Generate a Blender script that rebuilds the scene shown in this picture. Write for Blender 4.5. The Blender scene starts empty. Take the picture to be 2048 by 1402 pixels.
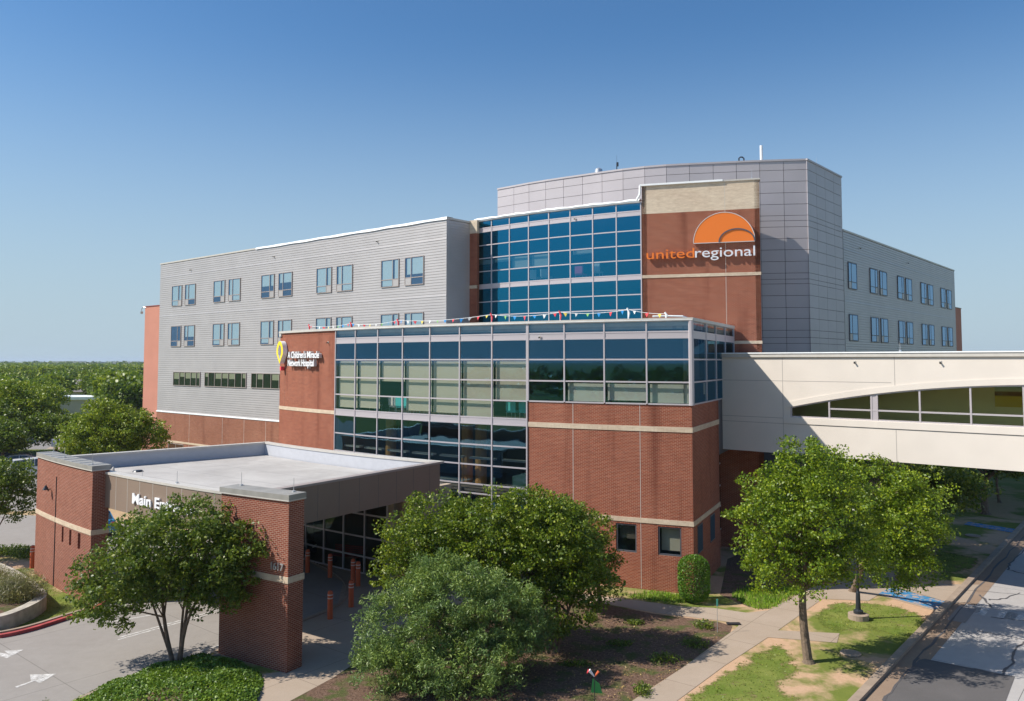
import bpy, bmesh, math, random
import numpy as np
from mathutils import Vector, Matrix
R = math.radians
rnd = random.Random(7)
# ------------------------------------------------------------------ camera, sky, sun
H = 11.0; FPX = 1628.0; CY = 629.0; PIT = math.atan(.057)
scn = bpy.context.scene
cam = bpy.data.objects.new('camera', bpy.data.cameras.new('camera'))
scn.collection.objects.link(cam); scn.camera = cam
cam.data.sensor_width = 36; cam.data.lens = 36 * FPX / 2048
cam.data.shift_y = -(701 - CY) / 2048
cam.data.clip_start = .5; cam.data.clip_end = 30000
cam.location = (0, 0, H); cam.rotation_euler = (R(90) + PIT, 0, 0)
SUN_AZ, SUN_EL = math.atan2(-.992, -.126), R(45)
w = bpy.data.worlds.new('World'); scn.world = w; w.use_nodes = True
nt = w.node_tree; nt.nodes.clear()
sky = nt.nodes.new('ShaderNodeTexSky'); sky.sky_type = 'NISHITA'; sky.sun_disc = False
sky.sun_elevation = SUN_EL; sky.sun_rotation = SUN_AZ
sky.altitude = 0; sky.air_density = 1.0; sky.dust_density = .9; sky.ozone_density = 5
bg = nt.nodes.new('ShaderNodeBackground'); bg.inputs[1].default_value = .100
out = nt.nodes.new('ShaderNodeOutputWorld')
hs = nt.nodes.new('ShaderNodeHueSaturation'); hs.inputs['Saturation'].default_value = 1.06; nt.links.new(sky.outputs[0], hs.inputs['Color'])
tn = nt.nodes.new('ShaderNodeVectorMath'); tn.operation = 'MULTIPLY'; tn.inputs[1].default_value = (.76, .99, 1.07)
nt.links.new(hs.outputs[0], tn.inputs[0])
tcw = nt.nodes.new('ShaderNodeTexCoord'); spw = nt.nodes.new('ShaderNodeSeparateXYZ'); nt.links.new(tcw.outputs['Generated'], spw.inputs[0])
hz = nt.nodes.new('ShaderNodeMapRange'); hz.interpolation_type = 'SMOOTHSTEP'; hz.inputs[1].default_value = -.02; hz.inputs[2].default_value = .40; hz.inputs[3].default_value = .95; hz.inputs[4].default_value = 0
nt.links.new(spw.outputs[2], hz.inputs[0])
hm = nt.nodes.new('ShaderNodeMix'); hm.data_type = 'RGBA'; hm.inputs[7].default_value = (3.75, 4.75, 5.5, 1)      # pale dry haze low in the sky
nt.links.new(hz.outputs[0], hm.inputs[0]); nt.links.new(tn.outputs[0], hm.inputs[6]); nt.links.new(hm.outputs[2], bg.inputs[0]); nt.links.new(bg.outputs[0], out.inputs[0])
sun = bpy.data.objects.new('sun', bpy.data.lights.new('sun', 'SUN')); scn.collection.objects.link(sun)
sun.data.energy = 5.0; sun.data.angle = R(.53); sun.data.color = (1, .93, .82)
LD = Vector((.992 * math.cos(SUN_EL), .126 * math.cos(SUN_EL), -math.sin(SUN_EL)))
sun.rotation_euler = LD.to_track_quat('-Z', 'Y').to_euler(); sun.location = (-60, -10, 80)
scn.view_settings.view_transform = 'Standard'; scn.view_settings.look = 'None'
scn.view_settings.exposure = .34; scn.view_settings.gamma = 1
scn.render.engine = 'CYCLES'
scn.cycles.max_bounces = 7; scn.cycles.transparent_max_bounces = 12

def g(px, py, z=0.):           # survey reading -> metric position on level z
    x = (px - 1024) / FPX; c = (CY - py) / FPX
    y = math.cos(PIT) - math.sin(PIT) * c; v = math.sin(PIT) + math.cos(PIT) * c
    t = (z - H) / v
    return (x * t, y * t)

# ------------------------------------------------------------------ materials
def mat(name, col=(.5, .5, .5), rough=.7, metal=0., spec=.4, noise=0., nscale=3., bump=0., bscale=30.):
    m = bpy.data.materials.new(name); m.use_nodes = True; n = m.node_tree
    b = n.nodes['Principled BSDF']; b.inputs['Roughness'].default_value = rough
    b.inputs['Metallic'].default_value = metal; b.inputs['Specular IOR Level'].default_value = spec
    b.inputs['Base Color'].default_value = (*col, 1)
    geo = n.nodes.new('ShaderNodeNewGeometry')
    if noise:
        t = n.nodes.new('ShaderNodeTexNoise'); t.inputs['Scale'].default_value = nscale; t.inputs['Detail'].default_value = 6
        n.links.new(geo.outputs['Position'], t.inputs['Vector'])
        mr = n.nodes.new('ShaderNodeMapRange'); mr.inputs[1].default_value = .3; mr.inputs[2].default_value = .7
        mr.inputs[3].default_value = 1 - noise; mr.inputs[4].default_value = 1 + noise
        n.links.new(t.outputs['Fac'], mr.inputs[0])
        mx = n.nodes.new('ShaderNodeVectorMath'); mx.operation = 'SCALE'; mx.inputs[0].default_value = col
        n.links.new(mr.outputs[0], mx.inputs['Scale']); n.links.new(mx.outputs[0], b.inputs['Base Color'])
    if bump:
        t = n.nodes.new('ShaderNodeTexNoise'); t.inputs['Scale'].default_value = bscale; t.inputs['Detail'].default_value = 4
        n.links.new(geo.outputs['Position'], t.inputs['Vector'])
        bp = n.nodes.new('ShaderNodeBump'); bp.inputs['Strength'].default_value = bump; bp.inputs['Distance'].default_value = .02
        n.links.new(t.outputs['Fac'], bp.inputs['Height']); n.links.new(bp.outputs[0], b.inputs['Normal'])
    return m

def ramp(n, fac, stops):
    r = n.nodes.new('ShaderNodeValToRGB'); e = r.color_ramp.elements
    while len(e) < len(stops): e.new(.5)
    for k, (p, c) in enumerate(stops): e[k].position = p; e[k].color = (*c, 1)
    n.links.new(fac, r.inputs[0]); return r.outputs[0]

def noise(n, scale, vec=None, detail=6, rough=.55, dist=0.):
    t = n.nodes.new('ShaderNodeTexNoise'); t.inputs['Scale'].default_value = scale; t.inputs['Detail'].default_value = detail
    t.inputs['Roughness'].default_value = rough; t.inputs['Distortion'].default_value = dist
    if vec is None:
        gg = n.nodes.new('ShaderNodeNewGeometry'); vec = gg.outputs['Position']
    n.links.new(vec, t.inputs['Vector']); return t.outputs['Fac']

def mixc(n, fac, a, b, mode='MIX'):
    m = n.nodes.new('ShaderNodeMix'); m.data_type = 'RGBA'; m.blend_type = mode
    for s, v in ((0, fac), (6, a), (7, b)):
        if isinstance(v, (int, float)): m.inputs[s].default_value = v
        elif isinstance(v, tuple): m.inputs[s].default_value = (*v, 1)
        else: n.links.new(v, m.inputs[s])
    return m.outputs[2]

def brick_mat(name, c1, c2, mortar, bw=.203, bh=.0677, ms=.010, stain=0.):
    m = mat(name, c1, .85, spec=.25); n = m.node_tree; b = n.nodes['Principled BSDF']
    uv = n.nodes.new('ShaderNodeUVMap')
    t = n.nodes.new('ShaderNodeTexBrick'); t.inputs['Scale'].default_value = 1
    t.inputs['Brick Width'].default_value = bw; t.inputs['Row Height'].default_value = bh
    t.inputs['Mortar Size'].default_value = ms; t.inputs['Mortar Smooth'].default_value = .1
    t.inputs['Color1'].default_value = (*c1, 1); t.inputs['Color2'].default_value = (*c2, 1); t.inputs['Mortar'].default_value = (*mortar, 1)
    t.inputs['Bias'].default_value = -.1
    n.links.new(uv.outputs[0], t.inputs['Vector'])
    big = noise(n, .55)
    col = mixc(n, ramp(n, big, [(.3, (0, 0, 0)), (.75, (1, 1, 1))]), t.outputs['Color'], (.86, .8, .78), 'MULTIPLY')
    mq = n.nodes.new('ShaderNodeMapping'); mq.inputs['Scale'].default_value = (1.6, 6.5, 1); n.links.new(uv.outputs[0], mq.inputs['Vector'])
    wv = noise(n, 1.0, mq.outputs[0], 8, .8); col = mixc(n, ramp(n, wv, [(.35, (0, 0, 0)), (.65, (1, 1, 1))]), col, (.74, .70, .68), 'MULTIPLY')
    if stain:
        mp = n.nodes.new('ShaderNodeMapping'); mp.inputs['Scale'].default_value = (.9, .07, 1)
        n.links.new(uv.outputs[0], mp.inputs['Vector'])
        s = noise(n, 1.0, mp.outputs[0], 5)
        col = mixc(n, ramp(n, s, [(.53, (0, 0, 0)), (.72, (stain, stain, stain))]), col, (.5, .38, .36), 'MULTIPLY')
    n.links.new(col, b.inputs['Base Color'])
    bp = n.nodes.new('ShaderNodeBump'); bp.inputs['Strength'].default_value = .35; bp.inputs['Distance'].default_value = .01; bp.invert = True
    n.links.new(t.outputs['Fac'], bp.inputs['Height']); n.links.new(bp.outputs[0], b.inputs['Normal'])
    return m

def glass_mat(name, refl, trans, f0=.18, rough=.02, wob=.0):
    m = bpy.data.materials.new(name); m.use_nodes = True; n = m.node_tree; n.nodes.clear()
    o = n.nodes.new('ShaderNodeOutputMaterial'); gl = n.nodes.new('ShaderNodeBsdfGlossy'); tr = n.nodes.new('ShaderNodeBsdfTransparent')
    gl.inputs['Color'].default_value = (*refl, 1); gl.inputs['Roughness'].default_value = rough; tr.inputs['Color'].default_value = (*trans, 1)
    lw = n.nodes.new('ShaderNodeLayerWeight'); lw.inputs['Blend'].default_value = .5; pw5 = n.nodes.new('ShaderNodeMath'); pw5.operation = 'POWER'; pw5.inputs[1].default_value = 4.5; n.links.new(lw.outputs['Facing'], pw5.inputs[0])
    mr = n.nodes.new('ShaderNodeMapRange'); mr.inputs[3].default_value = f0; mr.inputs[4].default_value = 1
    n.links.new(pw5.outputs[0], mr.inputs[0])
    mx = n.nodes.new('ShaderNodeMixShader'); n.links.new(mr.outputs[0], mx.inputs[0])
    n.links.new(tr.outputs[0], mx.inputs[1]); n.links.new(gl.outputs[0], mx.inputs[2]); n.links.new(mx.outputs[0], o.inputs[0])
    if wob:
        f = noise(n, .45, None, 2); bp = n.nodes.new('ShaderNodeBump'); bp.inputs['Strength'].default_value = wob; bp.inputs['Distance'].default_value = .05
        n.links.new(f, bp.inputs['Height']); n.links.new(bp.outputs[0], gl.inputs['Normal'])
    return m

M = {}
M['brick'] = brick_mat('red_brick', (.34, .080, .038), (.26, .057, .030), (.44, .27, .19), stain=.8)
M['brick_far'] = brick_mat('red_brick_far', (.33, .11, .062), (.27, .085, .05), (.40, .27, .19), stain=.6)
M['brick_canopy'] = brick_mat('red_brick_canopy', (.29, .075, .042), (.22, .052, .032), (.44, .30, .23), stain=.35)
M['cream'] = brick_mat('cream_brick', (.72, .61, .46), (.66, .54, .40), (.70, .61, .49), bw=.09, bh=.3, ms=.008)
M['cream_wall'] = brick_mat('cream_brick_wall', (.78, .67, .52), (.72, .61, .46), (.76, .67, .54))
M['siding'] = mat('grey_siding', (.46, .43, .42), .42, .3, .5, .05, .6)
M['panel'] = mat('metal_panel', (.45, .415, .435), .45, .1, .5, .05, .5)
M['joint'] = mat('joint', (.09, .085, .09), .8)
M['mull'] = mat('mullion_aluminium', (.52, .47, .49), .4, .3, .5)
M['frame'] = mat('window_frame', (.36, .31, .29), .5, .2)
M['frame_dark'] = mat('window_frame_dark', (.10, .10, .115), .5, .2)
M['coping'] = mat('pale_coping', (.54, .51, .47), .5, .1, noise=.06)
M['white_tarp'] = mat('white_membrane', (.86, .88, .9), .5, noise=.05, nscale=2, bump=.4, bscale=3)
M['cap'] = mat('weathered_cap', (.29, .28, .26), .55, .1, noise=.15, nscale=1.5)
M['stucco'] = mat('salmon_stucco', (.50, .215, .155), .9, noise=.05, nscale=.6)
M['stucco_dark'] = mat('dark_red_stucco', (.26, .065, .06), .9, noise=.05, nscale=.6)
M['precast'] = mat('white_precast', (.66, .60, .54), .8, noise=.035, nscale=.7, bump=.15, bscale=20)
M['precast_joint'] = mat('precast_joint', (.36, .33, .31), .9)
M['blind'] = mat('roller_blind', (.58, .56, .47), .9)
M['blind_blue'] = mat('roller_blind_cool', (.60, .63, .58), .9)
M['room'] = mat('room_interior', (.10, .09, .08), .9)
M['room_floor'] = mat('room_floor', (.13, .12, .11), .8)
M['backing'] = mat('dark_backing', (.02, .05, .09), .8)  # darkness of an unlit room, put into the colour
M['backing_green'] = mat('dark_green_backing', (.015, .03, .025), .8)  # greenish room darkness, also put into the colour
M['glass_up'] = glass_mat('blue_glass', (.03, .34, .56), (.66, .78, .82), .48)
M['glass_low'] = glass_mat('green_glass', (.15, .44, .70), (.83, .84, .80), .24, wob=.0)
M['glass_wave'] = glass_mat('wavy_glass', (.22, .50, .70), (.55, .66, .62), .22, wob=.35)
M['glass_win'] = glass_mat('window_glass', (.38, .58, .86), (.76, .86, .90), .24)
M['glass_right'] = glass_mat('side_window_glass', (.62, .78, .95), (.6, .75, .85), .75, rough=.08)
M['glass_strip'] = glass_mat('strip_glass', (.3, .42, .4), (.64, .68, .62), .10)
M['glass_bridge'] = glass_mat('bridge_glass', (.4, .45, .4), (.86, .88, .74), .08)
M['roof'] = None
M['bronze'] = mat('taupe_fascia', (.25, .185, .145), .5, .1, noise=.04, nscale=.8)
M['soffit'] = mat('soffit', (.16, .145, .13), .8)
M['parapet_shaded'] = mat('parapet_membrane_shaded', (.30, .32, .36), .6, noise=.05)  # unused membrane copy with the shaded face's tone put into its colour
M['parapet_in'] = mat('parapet_membrane', (.47, .48, .52), .6, noise=.04)
M['orange'] = mat('sign_orange', (.78, .19, .025), .45)
M['sign_white'] = mat('sign_white', (.82, .83, .86), .4)
M['sign_grey'] = mat('sign_grey', (.70, .71, .76), .4)
M['sign_edge'] = mat('sign_edge', (.62, .60, .58), .5)
M['black'] = mat('black', (.03, .03, .035), .5)
M['yellow'] = mat('sign_yellow', (.92, .68, .02), .4)
M['red'] = mat('flag_red', (.75, .06, .08), .7)
M['blue'] = mat('flag_blue', (.03, .32, .75), .7)
M['green'] = mat('flag_green', (.22, .48, .14), .7)
M['fyellow'] = mat('flag_yellow', (.88, .70, .12), .7)
M['fwhite'] = mat('flag_white', (.82, .84, .84), .7)
M['bollard'] = mat('bollard_orange', (.60, .12, .045), .5)
M['bollard_band'] = mat('bollard_band', (.75, .55, .5), .4)
M['galv'] = mat('galvanised', (.55, .56, .58), .35, .6)
M['tan_concrete'] = mat('tan_concrete', (.42, .33, .25), .9, noise=.12, nscale=1.2, bump=.2, bscale=20)
M['teal'] = mat('teal_vinyl', (.10, .62, .66), .6)
M['pink'] = mat('pink_vinyl', (.80, .12, .30), .6)
M['white_chair'] = mat('white_plastic', (.85, .85, .85), .6)
M['wood'] = mat('orange_wood', (.55, .26, .09), .5, noise=.15)
M['pole'] = mat('dark_pole', (.035, .04, .05), .4, .3)
M['paint_white'] = mat('road_paint', (.72, .70, .68), .8, noise=.2, nscale=8)
M['bark'] = mat('bark', (.17, .125, .09), .95, noise=.3, nscale=9, bump=.8, bscale=25)
M['bark_pale'] = mat('smooth_bark', (.16, .105, .075), .8, noise=.3, nscale=5, bump=.3, bscale=12)
M['tyre'] = mat('tyre', (.02, .02, .02), .9)
M['rim'] = mat('rim', (.4, .4, .42), .3, .8)
M['lamp_glass'] = mat('lamp_lens', (.8, .8, .78), .2)
M['carglass'] = mat('car_glass', (.03, .045, .06), .06, spec=.8)
M['picture'] = None

def roof_mat():
    m = mat('roof_membrane', (.6, .6, .6), .7); n = m.node_tree; b = n.nodes['Principled BSDF']
    a = noise(n, .35, None, 5, .6, .6); c = noise(n, 2.2, None, 6)
    col = mixc(n, ramp(n, a, [(.35, (0, 0, 0)), (.7, (1, 1, 1))]), (.47, .45, .43), (.35, .33, .315))
    col = mixc(n, ramp(n, c, [(.55, (0, 0, 0)), (.8, (.5, .5, .5))]), col, (.50, .49, .47))
    geo = n.nodes.new('ShaderNodeNewGeometry'); vr = n.nodes.new('ShaderNodeVectorRotate'); vr.rotation_type = 'Z_AXIS'; vr.inputs['Angle'].default_value = R(38); n.links.new(geo.outputs['Position'], vr.inputs['Vector'])
    bt = n.nodes.new('ShaderNodeTexBrick'); bt.offset = 0; bt.inputs['Scale'].default_value = 1; bt.inputs['Brick Width'].default_value = 40; bt.inputs['Row Height'].default_value = 2.4; bt.inputs['Mortar Size'].default_value = .03; n.links.new(vr.outputs[0], bt.inputs['Vector'])
    fw = n.nodes.new('ShaderNodeMath'); fw.operation = 'MULTIPLY'; fw.inputs[1].default_value = .6; n.links.new(bt.outputs['Fac'], fw.inputs[0])
    col = mixc(n, fw.outputs[0], col, (.24, .23, .23))
    n.links.new(col, b.inputs['Base Color']); return m
M['roof'] = roof_mat()

def picture_mat():            # a plain landscape band painting
    m = mat('landscape_canvas', (.4, .4, .1), .7); n = m.node_tree; b = n.nodes['Principled BSDF']
    uv = n.nodes.new('ShaderNodeUVMap'); sp = n.nodes.new('ShaderNodeSeparateXYZ'); n.links.new(uv.outputs[0], sp.inputs[0])
    mr = n.nodes.new('ShaderNodeMapRange'); mr.inputs[1].default_value = 8.75; mr.inputs[2].default_value = 9.85
    n.links.new(sp.outputs[1], mr.inputs[0])
    n.links.new(ramp(n, mr.outputs[0], [(0, (.50, .40, .03)), (.45, (.62, .50, .05)), (.52, (.16, .07, .02)), (.66, (.2, .12, .03)), (.72, (.5, .6, .4)), (1, (.2, .45, .5))]), b.inputs['Base Color'])
    return m
M['picture'] = picture_mat()

def leaf_mat(name, dark, mid, light, trans=.3, rough=.45):
    m = bpy.data.materials.new(name); m.use_nodes = True; n = m.node_tree; b = n.nodes['Principled BSDF']
    geo = n.nodes.new('ShaderNodeNewGeometry')
    c = ramp(n, geo.outputs['Random Per Island'], [(0, dark), (.5, mid), (1, light)])
    tc = n.nodes.new('ShaderNodeTexCoord')
    nz = noise(n, .9, tc.outputs['Object'], 3)
    c = mixc(n, ramp(n, nz, [(.35, (0, 0, 0)), (.65, (1, 1, 1))]), c, (1.25, 1.12, .6), 'MULTIPLY')
    n.links.new(c, b.inputs['Base Color']); b.inputs['Roughness'].default_value = rough; b.inputs['Specular IOR Level'].default_value = .45
    t = n.nodes.new('ShaderNodeBsdfTranslucent'); n.links.new(mixc(n, .5, c, (.2, .3, .02)), t.inputs['Color'])
    mx = n.nodes.new('ShaderNodeMixShader'); mx.inputs[0].default_value = trans
    o = n.nodes['Material Output']; n.links.new(b.outputs[0], mx.inputs[1]); n.links.new(t.outputs[0], mx.inputs[2]); n.links.new(mx.outputs[0], o.inputs[0])
    return m
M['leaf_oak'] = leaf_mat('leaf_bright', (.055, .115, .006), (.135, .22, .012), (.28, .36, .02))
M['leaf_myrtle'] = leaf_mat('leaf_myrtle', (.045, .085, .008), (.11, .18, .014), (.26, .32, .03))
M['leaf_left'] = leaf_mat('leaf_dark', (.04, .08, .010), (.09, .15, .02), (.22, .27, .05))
M['leaf_willow'] = leaf_mat('leaf_greygreen', (.07, .135, .045), (.135, .23, .07), (.26, .36, .125), .25)
M['leaf_far'] = leaf_mat('leaf_far', (.085, .145, .010), (.18, .26, .018), (.33, .38, .03))
M['leaf_far2'] = leaf_mat('leaf_far_dark', (.045, .09, .012), (.10, .16, .018), (.18, .24, .03))
M['leaf_shrub'] = leaf_mat('leaf_shrub', (.04, .11, .012), (.08, .19, .018), (.14, .28, .03))
M['leaf_cover'] = leaf_mat('leaf_cover', (.06, .13, .02), (.12, .22, .03), (.22, .34, .06))
M['leaf_dry'] = leaf_mat('leaf_dry', (.14, .14, .08), (.24, .22, .14), (.34, .32, .22))
M['grass_blade'] = leaf_mat('grass_blade', (.07, .13, .015), (.15, .21, .025), (.27, .29, .055))
M['grass_bright'] = leaf_mat('grass_bright', (.10, .22, .02), (.18, .34, .03), (.30, .45, .05))

def ground_mat():
    m = mat('ground_soil_grass', (.3, .25, .15), .95, spec=.1); n = m.node_tree; b = n.nodes['Principled BSDF']
    a = noise(n, .23, None, 7, .6, .4); c = noise(n, 6, None, 6, .7); d = noise(n, 1.6, None, 6, .6)
    dirt = mixc(n, c, (.40, .25, .155), (.58, .40, .27))
    gr = mixc(n, d, (.09, .13, .025), (.20, .22, .05))
    geo = n.nodes.new('ShaderNodeNewGeometry'); ln = n.nodes.new('ShaderNodeVectorMath'); ln.operation = 'LENGTH'
    n.links.new(geo.outputs['Position'], ln.inputs[0])
    far = n.nodes.new('ShaderNodeMapRange'); far.inputs[1].default_value = 60; far.inputs[2].default_value = 95
    n.links.new(ln.outputs['Value'], far.inputs[0])
    f = ramp(n, a, [(.47, (0, 0, 0)), (.56, (1, 1, 1))])
    f = mixc(n, far.outputs[0], f, (1., 1., 1.))
    n.links.new(mixc(n, f, dirt, gr), b.inputs['Base Color'])
    bp = n.nodes.new('ShaderNodeBump'); bp.inputs['Strength'].default_value = .6; bp.inputs['Distance'].default_value = .04
    n.links.new(c, bp.inputs['Height']); n.links.new(bp.outputs[0], b.inputs['Normal'])
    return m
M['ground'] = ground_mat()

def lawn_mat():
    m = mat('lawn', (.2, .25, .06), .95, spec=.1); n = m.node_tree; b = n.nodes['Principled BSDF']
    c = noise(n, 14, None, 6, .7); d = noise(n, .8, None, 6, .6)
    gr = mixc(n, ramp(n, d, [(.35, (0, 0, 0)), (.65, (1, 1, 1))]), (.13, .19, .03), (.25, .27, .07))
    n.links.new(mixc(n, ramp(n, c, [(.35, (0, 0, 0)), (.7, (1, 1, 1))]), mixc(n, .5, gr, (.08, .11, .02)), gr), b.inputs['Base Color'])
    bp = n.nodes.new('ShaderNodeBump'); bp.inputs['Strength'].default_value = .8; bp.inputs['Distance'].default_value = .04
    n.links.new(c, bp.inputs['Height']); n.links.new(bp.outputs[0], b.inputs['Normal'])
    return m
M['lawn'] = lawn_mat()

def ragged(m):
    n = m.node_tree; b = n.nodes['Principled BSDF']; o = n.nodes['Material Output']
    uv = n.nodes.new('ShaderNodeUVMap'); sp = n.nodes.new('ShaderNodeSeparateXYZ'); n.links.new(uv.outputs[0], sp.inputs[0])
    f = noise(n, 1.7, None, 9, .75); ad = n.nodes.new('ShaderNodeMath'); ad.operation = 'ADD'; n.links.new(sp.outputs[0], ad.inputs[0]); n.links.new(f, ad.inputs[1])
    mr = n.nodes.new('ShaderNodeMapRange'); mr.inputs[1].default_value = .93; mr.inputs[2].default_value = 1.10; n.links.new(ad.outputs[0], mr.inputs[0])
    t = n.nodes.new('ShaderNodeBsdfTransparent'); mx = n.nodes.new('ShaderNodeMixShader'); n.links.new(mr.outputs[0], mx.inputs[0])
    n.links.new(t.outputs[0], mx.inputs[1]); n.links.new(b.outputs[0], mx.inputs[2]); n.links.new(mx.outputs[0], o.inputs[0])
ragged(M['lawn'])
def mulch_mat():
    m = mat('mulch', (.2, .15, .1), .95, spec=.1); n = m.node_tree; b = n.nodes['Principled BSDF']
    c = noise(n, 9, None, 8, .75); d = noise(n, 1.3, None, 5)
    col = mixc(n, ramp(n, c, [(.35, (0, 0, 0)), (.7, (1, 1, 1))]), (.085, .05, .035), (.29, .19, .14))
    col = mixc(n, ramp(n, d, [(.5, (0, 0, 0)), (.62, (.8, .8, .8))]), col, (.08, .11, .03))
    n.links.new(col, b.inputs['Base Color'])
    bp = n.nodes.new('ShaderNodeBump'); bp.inputs['Strength'].default_value = 1; bp.inputs['Distance'].default_value = .08
    n.links.new(c, bp.inputs['Height']); n.links.new(bp.outputs[0], b.inputs['Normal'])
    return m
M['mulch'] = mulch_mat()

def pave_mat(name, a, bcol, joint=0., jang=0., fine=.12, jx=4., jy=4.):
    m = mat(name, a, .9, spec=.2); n = m.node_tree; b = n.nodes['Principled BSDF']
    big = noise(n, .35, None, 6, .6); mid = noise(n, 2.5, None, 7, .65); fin = noise(n, 45, None, 3)
    col = mixc(n, ramp(n, big, [(.3, (0, 0, 0)), (.7, (1, 1, 1))]), a, bcol)
    col = mixc(n, fine * 2, col, mixc(n, mid, tuple(x * .72 for x in a), tuple(min(1, x * 1.2) for x in bcol)))
    col = mixc(n, ramp(n, fin, [(.3, (0, 0, 0)), (.75, (.5, .5, .5))]), col, tuple(x * .8 for x in a))
    if joint:
        geo = n.nodes.new('ShaderNodeNewGeometry'); vr = n.nodes.new('ShaderNodeVectorRotate'); vr.rotation_type = 'Z_AXIS'
        vr.inputs['Angle'].default_value = R(jang); n.links.new(geo.outputs['Position'], vr.inputs['Vector'])
        t = n.nodes.new('ShaderNodeTexBrick'); t.offset = 0; t.inputs['Scale'].default_value = 1
        t.inputs['Brick Width'].default_value = jx; t.inputs['Row Height'].default_value = jy; t.inputs['Mortar Size'].default_value = .012
        n.links.new(vr.outputs[0], t.inputs['Vector'])
        col = mixc(n, t.outputs['Fac'], col, tuple(x * joint for x in a))
    n.links.new(col, b.inputs['Base Color'])
    bp = n.nodes.new('ShaderNodeBump'); bp.inputs['Strength'].default_value = .25; bp.inputs['Distance'].default_value = .01
    n.links.new(fin, bp.inputs['Height']); n.links.new(bp.outputs[0], b.inputs['Normal'])
    return m
M['drive'] = pave_mat('drive_concrete', (.27, .245, .225), (.33, .305, .285), .6, 40, fine=.22, jx=6, jy=6)
M['street'] = pave_mat('street_concrete', (.36, .34, .33), (.46, .44, .43), .35, 39.6, fine=.2, jx=4.6, jy=4.2)
M['asphalt'] = pave_mat('asphalt_patch', (.10, .095, .095), (.14, .13, .13))
M['asphalt_far'] = pave_mat('far_asphalt', (.22, .21, .21), (.28, .26, .25))
M['sidewalk'] = pave_mat('sidewalk', (.35, .275, .21), (.43, .35, .285), .55, 38, jx=3.4, jy=2.6)
M['gutter'] = pave_mat('gutter', (.25, .175, .125), (.32, .235, .175))
M['kerb'] = mat('kerb_concrete', (.31, .24, .185), .9, noise=.15, nscale=2)
M['kerb_red'] = mat('kerb_red', (.36, .06, .06), .8, noise=.25, nscale=3)
M['blue_paint'] = None
def blue_paint():
    m = mat('worn_blue_paint', (.03, .25, .5), .8); n = m.node_tree; b = n.nodes['Principled BSDF']
    f = noise(n, 3.2, None, 9, .75)
    n.links.new(mixc(n, ramp(n, f, [(.50, (0, 0, 0)), (.55, (1, 1, 1))]), (.035, .19, .38), (.40, .31, .25)), b.inputs['Base Color']); return m
M['blue_paint'] = blue_paint()
def worn(m):
    n = m.node_tree; b = n.nodes['Principled BSDF']; o = n.nodes['Material Output']; f = noise(n, 3.5, None, 9, .8)
    mr = n.nodes.new('ShaderNodeMapRange'); mr.inputs[1].default_value = .40; mr.inputs[2].default_value = .58; mr.inputs[3].default_value = .3; mr.inputs[4].default_value = .85; n.links.new(f, mr.inputs[0])
    t = n.nodes.new('ShaderNodeBsdfTransparent'); mx = n.nodes.new('ShaderNodeMixShader'); n.links.new(mr.outputs[0], mx.inputs[0])
    n.links.new(t.outputs[0], mx.inputs[1]); n.links.new(b.outputs[0], mx.inputs[2]); n.links.new(mx.outputs[0], o.inputs[0])
M['paint_white'].node_tree.nodes['Principled BSDF']; worn(M['paint_white'])
def carpaint(name, c): return mat(name, c, .28, .3, .6)

# ------------------------------------------------------------------ object helpers
COL = scn.collection
def thing(name, label, cat, loc=(0, 0, 0), group=None, kind=None):
    o = bpy.data.objects.new(name, None); COL.objects.link(o); o.location = loc; o.empty_display_size = .3
    o['label'] = label; o['category'] = cat
    if group: o['group'] = group
    if kind: o['kind'] = kind
    return o
def tag(o, label, cat, group=None, kind=None):
    o['label'] = label; o['category'] = cat
    if group: o['group'] = group
    if kind: o['kind'] = kind
    return o
def struct(o): o['kind'] = 'structure'; return o

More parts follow.
